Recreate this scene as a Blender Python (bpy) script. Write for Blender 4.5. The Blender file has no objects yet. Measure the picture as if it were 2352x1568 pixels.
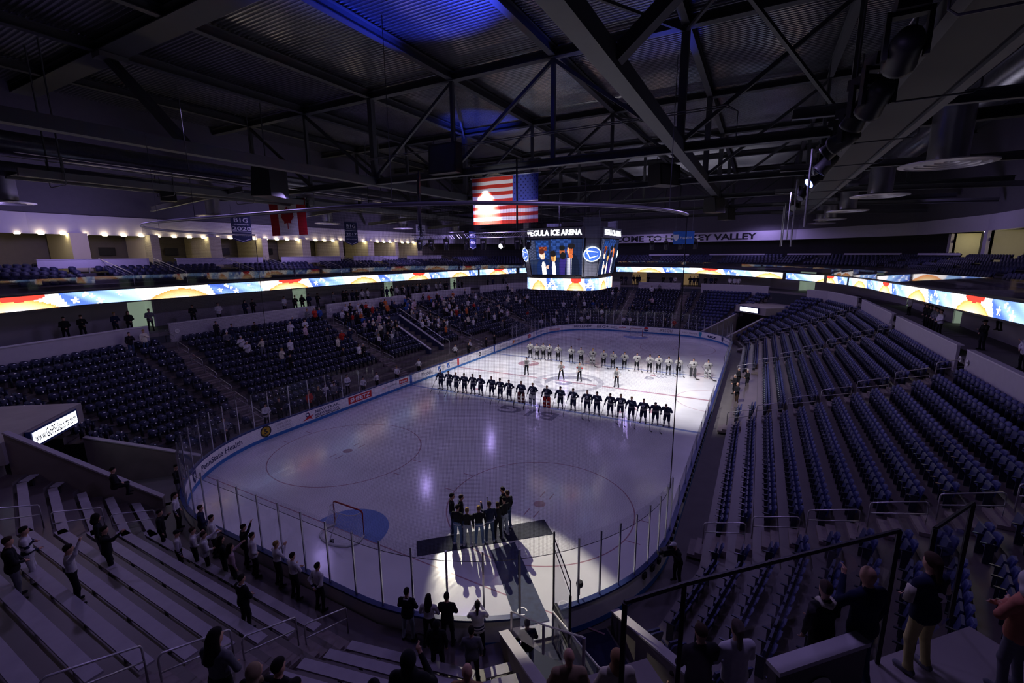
import bpy, math, random
import numpy as np
from mathutils import Vector, Matrix
random.seed(11); rng = np.random.default_rng(5)
SC = bpy.context.scene; COL = SC.collection
PI = math.pi; D2R = PI/180

# ------------------------------------------------------------------ camera
cam = bpy.data.cameras.new('camera'); cam_o = bpy.data.objects.new('camera', cam); COL.objects.link(cam_o)
cam.sensor_width = 36; cam.lens = 1038.9/2352*36; cam.clip_start = .1; cam.clip_end = 400
_y, _p, _r = .49821, -.191342, -.008831
_f = Vector((math.cos(_y)*math.cos(_p), math.sin(_y)*math.cos(_p), math.sin(_p)))
_rt = _f.cross(Vector((0, 0, 1))).normalized(); _up = _rt.cross(_f)
_r2 = math.cos(_r)*_rt + math.sin(_r)*_up; _u2 = -math.sin(_r)*_rt + math.cos(_r)*_up
cam_o.matrix_world = Matrix(((_r2.x, _u2.x, -_f.x, -39.652), (_r2.y, _u2.y, -_f.y, -15.371), (_r2.z, _u2.z, -_f.z, 12.191), (0, 0, 0, 1)))
SC.camera = cam_o

# ------------------------------------------------------------------ world, exposure
w = bpy.data.worlds.new('world'); SC.world = w; w.use_nodes = True
w.node_tree.nodes['Background'].inputs[0].default_value = (.35, .3, .75, 1)
w.node_tree.nodes['Background'].inputs[1].default_value = .012
vs = SC.view_settings; vs.view_transform = 'Standard'; vs.look = 'None'; vs.gamma = 1; vs.use_curve_mapping = False; vs.exposure = 0.35
cy = SC.cycles
cy.max_bounces = 5; cy.diffuse_bounces = 2; cy.glossy_bounces = 3; cy.transmission_bounces = 2; cy.transparent_max_bounces = 14
cy.sample_clamp_indirect = 3.0; cy.caustics_reflective = False; cy.caustics_refractive = False
cy.use_denoising = True

# ------------------------------------------------------------------ lights of the hall, and added fill lamps
def spot(name, loc, target, power, col, size_deg, blend=.5, rad=.25):
    l = bpy.data.lights.new(name, 'SPOT'); l.energy = power; l.color = col; l.spot_size = size_deg*D2R; l.spot_blend = blend; l.shadow_soft_size = rad
    o = bpy.data.objects.new(name, l); COL.objects.link(o); o.location = loc
    o.rotation_euler = (Vector(target)-Vector(loc)).to_track_quat('-Z', 'Y').to_euler(); return o
def point(name, loc, power, col, rad=.3):
    l = bpy.data.lights.new(name, 'POINT'); l.energy = power; l.color = col; l.shadow_soft_size = rad
    o = bpy.data.objects.new(name, l); COL.objects.link(o); o.location = loc; return o
PURPLE = (.50, .38, 1)
# white hockey lights over the middle of the ice
for i, (x, y) in enumerate(((-6, 9), (-6, 3), (-6, -3), (-6, -9))):
    spot('ice_spot', (x-5, y, 17.2), (x+6.5, y-1.5, 0), 11500, (1, .965, .97), 54, .85, .15)
for i, (x, y) in enumerate(((8, 6), (8, -6))):
    spot('ice_spot', (x+4, y, 17.2), (x-5, y+.5, 0), 9000, (1, .965, .97), 50, .85, .15)
# the moving head on the truss that lights the singers
spot('singer_spot', (-12, 6.5, 12.6), (-27.2, -9.2, 0), 210000, (1, .93, .72), 17.5, .4, .07)
# added violet fill lamps under the roof, standing in for ambient light
for x in (-30, -14, 2, 18, 34, 48):
    for y in (-15, 3, 20):
        spot('fill_lamp', (x, y, 17.0), (x, y, 0), 500, PURPLE, 172, .3, .5)
for x in (-24, -6, 12, 30): spot('fill_lamp', (x, 29.5, 14.6), (x, 36, 13.2), 520, PURPLE, 165, .4, .4)  # added fill lamps, brightening the fascia on three sides
for x in (0, 22): spot('fill_lamp', (x, -28.5, 14.8), (x, -36, 13.2), 240, PURPLE, 165, .4, .4)
for y in (-14, 0, 14): spot('fill_lamp', (46.5, y, 14.8), (53, y, 13.4), 150, PURPLE, 165, .4, .4)
# blue up-lights on the roof steel
spot('roof_uplight', (-13.2, 1.0, 18.8), (-18.6, 1.6, 25.3), 16000, (.03, .06, 1), 74, .7, .3)
spot('roof_uplight', (-2.5, 10, 19.0), (1.2, 10.8, 25.4), 4200, (.03, .07, 1), 62, .7, .3)
spot('roof_uplight', (-4, -10, 19.0), (-8.5, -7.5, 25.4), 1800, (.03, .06, 1), 60, .7, .3)
spot('flag_spot', (-19.0, 1.8, 12.0), (-10.1, 1.3, 16.0), 1500, (1, .97, .95), 30, .6, .1)

# ------------------------------------------------------------------ materials
MATS = {}
def mat(name, col, rough=.6, metal=0., emit=0., spec=.4, var=.12, vscale=3., ecol=None):
    if name in MATS: return MATS[name]
    m = bpy.data.materials.new(name); m.use_nodes = True; nt = m.node_tree; b = nt.nodes['Principled BSDF']
    b.inputs['Roughness'].default_value = rough; b.inputs['Metallic'].default_value = metal
    b.inputs['Specular IOR Level'].default_value = spec
    c = (col[0], col[1], col[2], 1); b.inputs['Base Color'].default_value = c
    if var > 0:
        n = nt.nodes.new('ShaderNodeTexNoise'); n.inputs['Scale'].default_value = vscale; n.inputs['Detail'].default_value = 2
        tc = nt.nodes.new('ShaderNodeTexCoord'); nt.links.new(tc.outputs['Object'], n.inputs['Vector'])
        r = nt.nodes.new('ShaderNodeMapRange'); r.inputs[3].default_value = 1-var; r.inputs[4].default_value = 1+var*.6
        nt.links.new(n.outputs['Fac'], r.inputs[0])
        mx = nt.nodes.new('ShaderNodeMix'); mx.data_type = 'RGBA'; mx.blend_type = 'MULTIPLY'; mx.inputs[0].default_value = 1
        mx.inputs[6].default_value = c; nt.links.new(r.outputs[0], mx.inputs[7]); nt.links.new(mx.outputs[2], b.inputs['Base Color'])
    if emit > 0:
        e = ecol or col; b.inputs['Emission Color'].default_value = (e[0], e[1], e[2], 1); b.inputs['Emission Strength'].default_value = emit
    MATS[name] = m; return m
def attr_emit(name, strength):
    m = bpy.data.materials.new(name); m.use_nodes = True; nt = m.node_tree; nt.nodes.clear()
    a = nt.nodes.new('ShaderNodeAttribute'); a.attribute_name = 'Col'
    e = nt.nodes.new('ShaderNodeEmission'); e.inputs[1].default_value = strength
    o = nt.nodes.new('ShaderNodeOutputMaterial'); nt.links.new(a.outputs[0], e.inputs[0]); nt.links.new(e.outputs[0], o.inputs[0]); return m
def glass_mat(name, tint, refl=.6, base=.02):
    m = bpy.data.materials.new(name); m.use_nodes = True; nt = m.node_tree; nt.nodes.clear()
    t = nt.nodes.new('ShaderNodeBsdfTransparent'); t.inputs[0].default_value = (*tint, 1)
    g = nt.nodes.new('ShaderNodeBsdfGlossy'); g.inputs['Roughness'].default_value = .03; g.inputs[0].default_value = (.95, .95, 1, 1)
    lw = nt.nodes.new('ShaderNodeLayerWeight'); lw.inputs[0].default_value = .5
    fr = nt.nodes.new('ShaderNodeMath'); fr.operation = 'POWER'; fr.inputs[1].default_value = 5; nt.links.new(lw.outputs['Facing'], fr.inputs[0])
    mu = nt.nodes.new('ShaderNodeMath'); mu.operation = 'MULTIPLY_ADD'; mu.inputs[1].default_value = refl; mu.inputs[2].default_value = base
    mx = nt.nodes.new('ShaderNodeMixShader'); o = nt.nodes.new('ShaderNodeOutputMaterial')
    nt.links.new(fr.outputs[0], mu.inputs[0]); nt.links.new(mu.outputs[0], mx.inputs[0]); nt.links.new(t.outputs[0], mx.inputs[1]); nt.links.new(g.outputs[0], mx.inputs[2]); nt.links.new(mx.outputs[0], o.inputs[0])
    MATS[name] = m; return m
def net_mat(name, col, pitch, duty):
    m = bpy.data.materials.new(name); m.use_nodes = True; nt = m.node_tree; nt.nodes.clear()
    uv = nt.nodes.new('ShaderNodeUVMap'); sp = nt.nodes.new('ShaderNodeSeparateXYZ'); nt.links.new(uv.outputs[0], sp.inputs[0])
    res = []
    for k in (0, 1):
        a = nt.nodes.new('ShaderNodeMath'); a.operation = 'DIVIDE'; a.inputs[1].default_value = pitch; nt.links.new(sp.outputs[k], a.inputs[0])
        fr = nt.nodes.new('ShaderNodeMath'); fr.operation = 'FRACT'; nt.links.new(a.outputs[0], fr.inputs[0])
        lt = nt.nodes.new('ShaderNodeMath'); lt.operation = 'LESS_THAN'; lt.inputs[1].default_value = duty; nt.links.new(fr.outputs[0], lt.inputs[0]); res.append(lt)
    mxm = nt.nodes.new('ShaderNodeMath'); mxm.operation = 'MAXIMUM'; nt.links.new(res[0].outputs[0], mxm.inputs[0]); nt.links.new(res[1].outputs[0], mxm.inputs[1])
    t = nt.nodes.new('ShaderNodeBsdfTransparent'); d = nt.nodes.new('ShaderNodeBsdfDiffuse'); d.inputs[0].default_value = (*col, 1)
    mx = nt.nodes.new('ShaderNodeMixShader'); o = nt.nodes.new('ShaderNodeOutputMaterial')
    nt.links.new(mxm.outputs[0], mx.inputs[0]); nt.links.new(t.outputs[0], mx.inputs[1]); nt.links.new(d.outputs[0], mx.inputs[2]); nt.links.new(mx.outputs[0], o.inputs[0])
    MATS[name] = m; return m

CONC = mat('concrete', (.30, .27, .28), .75, var=.25, vscale=1.2)
CONC_D = mat('dark_concrete', (.14, .125, .13), .7, var=.25, vscale=1.2)
TREAD = mat('sealed_tread', (.105, .085, .085), .42, spec=.5, var=.3, vscale=.9)
WALLP = mat('painted_wall', (.55, .53, .56), .8, var=.06)
WALLD = mat('dark_wall', (.07, .07, .08), .8)
CAP = mat('pale_cap', (.6, .57, .6), .6)
STEEL = mat('dark_steel', (.050, .052, .066), .55, .0, spec=.35)
STEEL2 = mat('grey_steel', (.10, .10, .115), .5)
BLACK = mat('black_paint', (.012, .012, .016), .5)
ALU = mat('brushed_aluminium', (.55, .55, .6), .32, .9)
RAIL = mat('steel_rail', (.5, .48, .52), .38, .7)
NAVY = mat('navy_plastic', (.018, .024, .095), .45, spec=.4)
NAVY_B = mat('blue_back', (.035, .045, .17), .5, spec=.35)
WHITE_M = mat('white_board', (.80, .78, .80), .45)
BLUE_K = mat('light_blue_kick', (.03, .16, .46), .4)
BLUE_C = mat('navy_cap', (.01, .028, .15), .4)
GLASS = glass_mat('rink_glass', (.93, .93, .95), .8, .035)
GLASS2 = glass_mat('rail_glass', (.90, .90, .93), .95, .05)
NET = net_mat('safety_net', (.02, .02, .03), .042, .075)
GOALNET = net_mat('goal_net', (.75, .75, .78), .05, .14)

# ------------------------------------------------------------------ mesh helpers
class MB:
    def __init__(s): s.v = []; s.f = []; s.m = []
    def add(s, vs_, fs, mi=0):
        o = len(s.v); s.v += [tuple(q) for q in vs_]; s.f += [tuple(i+o for i in f) for f in fs]; s.m += [mi]*len(fs); return s
    def obox(s, c, ax, ay, az, mi=0):
        c = Vector(c); ax, ay, az = Vector(ax), Vector(ay), Vector(az)
        P = [c+i*ax+j*ay+k*az for k in (-1, 1) for j in (-1, 1) for i in (-1, 1)]
        return s.add(P, [(0, 2, 3, 1), (4, 5, 7, 6), (0, 1, 5, 4), (2, 6, 7, 3), (0, 4, 6, 2), (1, 3, 7, 5)], mi)
    def box(s, c, sx, sy, sz, rz=0, mi=0):
        ca, sa = math.cos(rz), math.sin(rz)
        return s.obox(c, (ca*sx/2, sa*sx/2, 0), (-sa*sy/2, ca*sy/2, 0), (0, 0, sz/2), mi)
    def beam(s, a, b, wd, ht, mi=0, up=(0, 0, 1)):
        a, b = Vector(a), Vector(b); d = b-a; L = d.length; d /= L
        u = Vector(up); r = d.cross(u)
        if r.length < 1e-4: r = d.cross(Vector((1, 0, 0)))
        r.normalize(); u = r.cross(d)
        return s.obox((a+b)/2, d*L/2, r*wd/2, u*ht/2, mi)
    def ibeam(s, a, b, wd, ht, t=.05, mi=0):
        z = Vector((0, 0, 1)); a, b = Vector(a), Vector(b)
        s.beam(a+z*(ht/2-t/2), b+z*(ht/2-t/2), wd, t, mi); s.beam(a-z*(ht/2-t/2), b-z*(ht/2-t/2), wd, t, mi); s.beam(a, b, t, ht-2*t, mi); return s
    def path(s, pts, r, n=8, mi=0, closed=False):
        pts = [Vector(q) for q in pts]; rings = []; N = len(pts)
        for i, q in enumerate(pts):
            d = (pts[min(i+1, N-1)]-pts[max(i-1, 0)]).normalized()
            u = d.cross(Vector((0, 0, 1)))
            if u.length < 1e-3: u = d.cross(Vector((0, 1, 0)))
            u.normalize(); w_ = d.cross(u); rr = r[i] if isinstance(r, (list, tuple)) else r
            rings.append([q+rr*(math.cos(2*PI*k/n)*u+math.sin(2*PI*k/n)*w_) for k in range(n)])
        vs_ = [v for R in rings for v in R]; fs = []
        for i in range(N-1):
            for k in range(n): a = i*n+k; b = i*n+(k+1) % n; fs.append((a, b, b+n, a+n))
        fs.append(tuple(range(n-1, -1, -1))); fs.append(tuple((N-1)*n+k for k in range(n)))
        return s.add(vs_, fs, mi)
    def prism(s, poly, z0, z1, mi=0):
        n = len(poly); vs_ = [(x, y, z0) for x, y in poly]+[(x, y, z1) for x, y in poly]
        return s.add(vs_, [tuple(range(n-1, -1, -1)), tuple(range(n, 2*n))]+[(i, (i+1) % n, n+(i+1) % n, n+i) for i in range(n)], mi)
    def lathe(s, prof, c=(0, 0, 0), n=24, mi=0):
        vs_ = [(c[0]+r*math.cos(2*PI*k/n), c[1]+r*math.sin(2*PI*k/n), c[2]+z) for r, z in prof for k in range(n)]
        fs = [(i*n+k, i*n+(k+1) % n, (i+1)*n+(k+1) % n, (i+1)*n+k) for i in range(len(prof)-1) for k in range(n)]
        return s.add(vs_, fs, mi)
    def build(s, name, mats, parent=None, smooth=False):
        me = bpy.data.meshes.new(name); me.from_pydata(s.v, [], s.f)
        for m in (mats if isinstance(mats, (list, tuple)) else [mats]): me.materials.append(m)
        if any(s.m): me.polygons.foreach_set('material_index', s.m)
        if smooth: me.polygons.foreach_set('use_smooth', [True]*len(me.polygons))
        o = bpy.data.objects.new(name, me); COL.objects.link(o)
        if parent: o.parent = parent
        return o
def tag(o, label, cat, group=None, kind=None):
    if label: o['label'] = label
    if cat: o['category'] = cat
    if group: o['group'] = group
    if kind: o['kind'] = kind
    return o
def struct(o, label=None):
    o['kind'] = 'structure'
    if label: o['label'] = label
    return o
def empty(name, loc=(0, 0, 0), rz=0):
    o = bpy.data.objects.new(name, None); COL.objects.link(o); o.location = loc; o.rotation_euler = (0, 0, rz); o.empty_display_size = .2; return o
def link(name, me, parent=None, loc=None, rz=None):
    o = bpy.data.objects.new(name, me); COL.objects.link(o)
    if parent: o.parent = parent
    if loc is not None: o.location = loc
    if rz is not None: o.rotation_euler = (0, 0, rz)
    return o
def dup(root, loc, rz, label=None, group=None, scale=None):
    r = root.copy(); COL.objects.link(r); r.location = loc; r.rotation_euler = (0, 0, rz)
    if label: r['label'] = label
    if group: r['group'] = group
    if scale: r.scale = (scale,)*3
    for ch in root.children:
        c = ch.copy(); COL.objects.link(c); c.parent = r
        for g in ch.children: d = g.copy(); COL.objects.link(d); d.parent = c
    return r
ORD = ['first', 'second', 'third', 'fourth', 'fifth', 'sixth', 'seventh', 'eighth', 'ninth', 'tenth', 'eleventh', 'twelfth', 'thirteenth', 'fourteenth', 'fifteenth', 'sixteenth', 'seventeenth', 'eighteenth', 'nineteenth', 'twentieth', 'twenty-first', 'twenty-second', 'twenty-third', 'twenty-fourth']
_tc = {}
def text_geo(txt, size, bold=0.0, sx=1.0, depth=0.0):
    """flat lettering as (verts, faces, width), origin at its left base line"""
    key = (txt, size, bold, sx, depth)
    if key in _tc: return _tc[key]
    cu = bpy.data.curves.new('lettering', 'FONT'); cu.body = txt; cu.size = size; cu.offset = bold; cu.resolution_u = 2; cu.extrude = depth
    o = bpy.data.objects.new('lettering', cu); COL.objects.link(o); bpy.context.view_layer.update()
    me = o.evaluated_get(bpy.context.evaluated_depsgraph_get()).to_mesh()
    v = [tuple(q.co) for q in me.vertices]; f = [tuple(q.vertices) for q in me.polygons]
    o.evaluated_get(bpy.context.evaluated_depsgraph_get()).to_mesh_clear(); bpy.data.objects.remove(o); bpy.data.curves.remove(cu)
    if not v: v = [(0, 0, 0)]
    x0 = min(q[0] for q in v); x1 = max(q[0] for q in v)
    v = [((q[0]-x0)*sx, q[1], q[2]) for q in v]; _tc[key] = (v, f, (x1-x0)*sx); return _tc[key]
def put_text(mb, txt, size, origin, right, up, bold=0., sx=1., mi=0, center=False, width=None):
    v, f, wd = text_geo(txt, size, bold, sx)
    k = 1 if width is None else width/wd
    o = Vector(origin); r = Vector(right); u = Vector(up)
    if center: o = o-r*(wd*k/2)
    return mb.add([o+r*(q[0]*k)+u*q[1] for q in v], f, mi)
# ------------------------------------------------------------------ the rink
HX, HY, RC = 30.48, 12.95, 8.53; CX, CY = HX-RC, HY-RC
ARC = RC*PI/2; SX = 2*CX; SY = 2*CY; PERI = 2*SX+2*SY+4*ARC
def bpath(s):
    """point, tangent and outward normal on the inner face of the boards; s runs clockwise from (-CX, HY)"""
    s %= PERI
    for kind, L, a in (('l', SX, 0), ('a', ARC, 0), ('l', SY, 1), ('a', ARC, 1), ('l', SX, 2), ('a', ARC, 2), ('l', SY, 3), ('a', ARC, 3)):
        if s <= L: break
        s -= L
    if kind == 'l':
        p0, t, n = [((-CX, HY), (1, 0), (0, 1)), ((HX, CY), (0, -1), (1, 0)), ((CX, -HY), (-1, 0), (0, -1)), ((-HX, -CY), (0, 1), (-1, 0))][a]
        return (p0[0]+t[0]*s, p0[1]+t[1]*s), t, n
    c = [(CX, CY), (CX, -CY), (-CX, -CY), (-CX, CY)][a]; th = (90-90*a)*D2R-s/RC
    n = (math.cos(th), math.sin(th)); return (c[0]+RC*n[0], c[1]+RC*n[1]), (n[1], -n[0]), n
S_FL = SX; S_FE = SX+ARC; S_FR = S_FE+SY; S_R = S_FR+ARC; S_NR = S_R+SX; S_NE = S_NR+ARC; S_NL = S_NE+SY
GATE0 = S_NR+RC*(270-225)*D2R; GATE1 = S_NR+RC*(270-217.5)*D2R

def disk_poly(cx, cy, r, n=64): return [(cx+r*math.cos(2*PI*k/n), cy+r*math.sin(2*PI*k/n)) for k in range(n)]
def ring(mb, cx, cy, r0, r1, z, a0=0., a1=360., n=64, mi=0):
    n = max(6, int(n*(a1-a0)/360)); vs_ = []
    for k in range(n+1):
        t = (a0+(a1-a0)*k/n)*D2R
        vs_ += [(cx+r0*math.cos(t), cy+r0*math.sin(t), z), (cx+r1*math.cos(t), cy+r1*math.sin(t), z)]
    return mb.add(vs_, [(2*k, 2*k+1, 2*k+3, 2*k+2) for k in range(n)], mi)
def rect(mb, x0, x1, y0, y1, z, mi=0): return mb.add([(x0, y0, z), (x1, y0, z), (x1, y1, z), (x0, y1, z)], [(0, 1, 2, 3)], mi)

def ice_like(name, col, rough=.13):
    m = bpy.data.materials.new(name); m.use_nodes = True; nt = m.node_tree; b = nt.nodes['Principled BSDF']
    b.inputs['IOR'].default_value = 1.31; b.inputs['Specular IOR Level'].default_value = .5
    tc = nt.nodes.new('ShaderNodeTexCoord')
    n = nt.nodes.new('ShaderNodeTexNoise'); n.inputs['Scale'].default_value = .35; n.inputs['Detail'].default_value = 5; nt.links.new(tc.outputs['Object'], n.inputs['Vector'])
    r = nt.nodes.new('ShaderNodeMapRange'); r.inputs[1].default_value = .3; r.inputs[2].default_value = .7; r.inputs[3].default_value = .84; r.inputs[4].default_value = 1.04; nt.links.new(n.outputs['Fac'], r.inputs[0])
    mx = nt.nodes.new('ShaderNodeMix'); mx.data_type = 'RGBA'; mx.blend_type = 'MULTIPLY'; mx.inputs[0].default_value = 1; mx.inputs[6].default_value = (*col, 1)
    nt.links.new(r.outputs[0], mx.inputs[7]); nt.links.new(mx.outputs[2], b.inputs['Base Color'])
    # long skate scratches roughen the gloss
    mp = nt.nodes.new('ShaderNodeMapping'); mp.inputs['Scale'].default_value = (.5, 3.2, 1); mp.inputs['Rotation'].default_value = (0, 0, .6); nt.links.new(tc.outputs['Object'], mp.inputs[0])
    n2 = nt.nodes.new('ShaderNodeTexNoise'); n2.inputs['Scale'].default_value = 1.6; n2.inputs['Detail'].default_value = 6; n2.inputs['Roughness'].default_value = .7; nt.links.new(mp.outputs[0], n2.inputs['Vector'])
    r2 = nt.nodes.new('ShaderNodeMapRange'); r2.inputs[1].default_value = .3; r2.inputs[2].default_value = .75; r2.inputs[3].default_value = rough*.65; r2.inputs[4].default_value = rough*1.9; nt.links.new(n2.outputs['Fac'], r2.inputs[0]); nt.links.new(r2.outputs[0], b.inputs['Roughness'])
    MATS[name] = m; return m
ICE = ice_like('ice', (.72, .72, .76)); ICE_RED = ice_like('ice_red', (.42, .25, .30)); ICE_BLUE = ice_like('ice_blue', (.22, .27, .52)); ICE_GREY = ice_like('ice_grey', (.30, .30, .36)); ICE_CREASE = ice_like('ice_crease', (.20, .30, .62)); ICE_GREY2 = ice_like('ice_pale_grey', (.47, .47, .53))

b = MB(); pts = [bpath(i*PERI/240)[0] for i in range(240)]
b.prism([(x+0*.0, y) for x, y in reversed(pts)], -.05, 0)
ice = struct(b.build('floor', ICE), 'white ice sheet of the hockey rink')
def mark(name, fn, m):
    q = MB(); fn(q); o = q.build(name, m, ice); return o
Z1 = .002
mark('center_line', lambda q: [rect(q, -.15, .15, -HY, HY, Z1)], ICE_RED)
for sx in (-1, 1): mark('blue_line', lambda q: rect(q, sx*7.77-.15, sx*7.77+.15, -HY, HY, Z1), ICE_BLUE)
for sx in (-1, 1): mark('goal_line', lambda q: rect(q, sx*27.13-.03, sx*27.13+.03, -11.9, 11.9, Z1), ICE_RED)
for sx in (-1, 1):
    for sy in (-1, 1):
        def fc(q, sx=sx, sy=sy):
            x, y = sx*21.03, sy*6.71; ring(q, x, y, 4.54, 4.60, Z1); ring(q, x, y, 0, .3, Z1, n=24)
            for a in (-1, 1):
                for bb in (-1, 1):
                    rect(q, x+a*.6-.6*(a < 0), x+a*.6+.6*(a > 0), y+bb*.25-.03, y+bb*.25+.03, Z1)
                rect(q, x+a*.9-.03, x+a*.9+.03, y+4.55, y+5.15, Z1); rect(q, x+a*.9-.03, x+a*.9+.03, y-5.15, y-4.55, Z1)
        mark('faceoff_circle', fc, ICE_RED)
        mark('faceoff_dot', lambda q, sx=sx, sy=sy: ring(q, sx*6.1, sy*6.71, 0, .3, Z1, n=24), ICE_RED)
mark('referee_crease', lambda q: ring(q, 0, -HY, 3.02, 3.08, Z1, 0, 180), ICE_RED)
for sx in (-1, 1):
    def cr(q, sx=sx):
        a0, a1 = (-90, 90) if sx < 0 else (90, 270); x = sx*27.1
        ring(q, x, 0, 0, 1.83, Z1, a0, a1)
    mark('goal_crease', cr, ICE_CREASE)
# centre emblem: ring and soft shape in grey
def emblem(q):
    E = lambda r0, r1, a0, a1: [ring(q, 0, 0, r0, r1, Z1*1.5, a0, a1, 72)]
    E(2.75, 3.35, 0, 360)
mark('center_emblem', emblem, ICE_GREY2)
def emblem2(q):
    for k in range(26):
        a = (-60+k*7.2)*D2R; a2 = (-60+(k+1)*7.2)*D2R
        w0 = .2+1.1*math.sin(PI*k/26); w1 = .2+1.1*math.sin(PI*(k+1)/26)
        q.add([((2.3-w0)*math.cos(a), (2.3-w0)*math.sin(a), Z1*1.4), (2.3*math.cos(a), 2.3*math.sin(a), Z1*1.4), (2.3*math.cos(a2), 2.3*math.sin(a2), Z1*1.4), ((2.3-w1)*math.cos(a2), (2.3-w1)*math.sin(a2), Z1*1.4)], [(0, 1, 2, 3)])
    ring(q, -.5, .3, .2, .8, Z1*1.4, 100, 330, 40)
mark('center_emblem', emblem2, ICE_GREY)
# conference logo between blue line and circles, read from the far end
q = MB(); put_text(q, 'B1G', 2.2, (-8.75, -2.7, Z1), (0, 1, 0), (-1, 0, 0), .05, 1., width=4.9); q.build('ice_logo', ICE_GREY, ice)
q = MB(); put_text(q, 'III', 1.5, (5.2, -7.6, Z1), (.75, -.6, 0), (.6, .75, 0), .02); put_text(q, 'D', 1.3, (4.4, -6.2, Z1), (0, -1, 0), (1, 0, 0), .05); q.build('ice_logo', ICE_GREY, ice)
q = MB(); put_text(q, 'S', 1.3, (-5.2, -7.1, Z1), (0, -1, 0), (1, 0, 0), .05); put_text(q, 'H', 1.3, (-5.2, -8.1, Z1), (0, -1, 0), (1, 0, 0), .05); ring(q, 5, 6.8, .3, 1.2, Z1, 20, 330); q.build('ice_logo', ICE_RED, ice)

# ------------------------------------------------------------------ boards
def along(s0, s1, step=.45):
    n = max(1, int(math.ceil((s1-s0)/step))); return [s0+(s1-s0)*i/n for i in range(n+1)]
def band(mb, s0, s1, o0, o1, z0, z1, mi=0, step=.45):
    """solid band following the boards between outward offsets o0..o1 and heights z0..z1"""
    S = along(s0, s1, step); vs_ = []
    for s in S:
        (x, y), t, n = bpath(s)
        for o, z in ((o0, z0), (o1, z0), (o1, z1), (o0, z1)): vs_.append((x+n[0]*o, y+n[1]*o, z))
    fs = []
    for i in range(len(S)-1):
        for k in range(4): fs.append((4*i+k, 4*i+(k+1) % 4, 4*i+4+(k+1) % 4, 4*i+4+k))
    fs += [(3, 2, 1, 0), tuple(4*(len(S)-1)+k for k in range(4))]
    return mb.add(vs_, fs, mi)
BSEC = [(0, SX/2, 'white dasher boards along the left side, near half with the red and navy adverts'), (SX/2, SX, 'white dasher boards along the left side, beyond the red centre stripe'), (S_FL, S_FE, 'curved white dasher boards in the far left corner'), (S_FE, S_FR, 'white dasher boards across the far end behind the goal'), (S_FR, S_R, 'curved white dasher boards in the far right corner'), (S_R, S_R+SX/2, 'dasher boards along the right side in front of the penalty boxes'), (S_R+SX/2, S_NR, 'dasher boards along the right side with a row of black blocks on the outside'), (S_NR, GATE0, 'curved dasher boards at the near right corner, outer face lilac'), (GATE1, S_NE, 'short curved dasher boards left of the open gate'), (S_NE, S_NL, 'dasher boards across the near end behind the students'), (S_NL, PERI, 'curved white dasher boards in the near left corner')]
ad_parent = {}
for s0, s1, lab in BSEC:
    b = MB(); band(b, s0, s1, 0, .12, .22, 1.0); o = b.build('dasher_board', WHITE_M); tag(o, lab, 'hockey boards')
    b = MB(); band(b, s0, s1, -.02, .125, 0, .22); b.build('kick_plate', BLUE_K, o)
    b = MB(); band(b, s0, s1, -.02, .17, 1.0, 1.07); b.build('cap_rail', BLUE_C, o)
    ad_parent[(s0, s1)] = o
def board_of(s):
    s %= PERI
    for (s0, s1), o in ad_parent.items():
        if s0 <= s <= s1: return o
AD_N = mat('advert_navy', (.012, .02, .10), .5, var=0); AD_R = mat('advert_red', (.55, .015, .02), .5, var=0); AD_K = mat('advert_black', (.015, .015, .02), .5, var=0); AD_G = mat('advert_grey', (.32, .30, .34), .5, var=0); AD_W = mat('advert_white', (.85, .83, .85), .5, var=0); AD_Y = mat('advert_gold', (.55, .36, .02), .5, var=0); AD_B = mat('advert_blue', (.02, .10, .42), .5, var=0); AD_T = mat('advert_teal', (.02, .28, .45), .5, var=0); AD_O = mat('advert_orange', (.65, .16, .02), .5, var=0)
def ad_text(txt, s0, s1, z, h, m, bold=.0, off=.012):
    """lettering fitted between s0 and s1 on the boards, base line z, letter height h"""
    v, f, wd = text_geo(txt, 1.0, bold); k = (s1-s0)/wd; mb = MB(); vs_ = []
    for x, y, _ in v:
        (px, py), t, n = bpath(s0+x*k); vs_.append((px-n[0]*off, py-n[1]*off, z+y*h/.72))
    mb.add(vs_, f); return mb.build('lettering', m, board_of((s0+s1)/2))
def ad_shape(poly, s, z, m, off=.010, name='advert_panel'):
    """flat shape on the boards; poly in (along, up) metres about (s, z)"""
    mb = MB(); vs_ = []
    for x, y in poly:
        (px, py), t, n = bpath(s+x); vs_.append((px-n[0]*off, py-n[1]*off, z+y))
    mb.add(vs_, [tuple(range(len(poly)))]); return mb.build(name, m, board_of(s))
def R_(w_, h): return [(-w_/2, -h/2), (w_/2, -h/2), (w_/2, h/2), (-w_/2, h/2)]
def O_(r, n=28, ry=None): return [(r*math.cos(2*PI*k/n), (ry or r)*math.sin(2*PI*k/n)) for k in range(n)]
SHIELD = [(-.26, .34), (.26, .34), (.25, -.02), (.14, -.24), (0, -.36), (-.14, -.24), (-.25, -.02)]
XS = lambda x: x+CX                     # left boards: distance along from an X position
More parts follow.
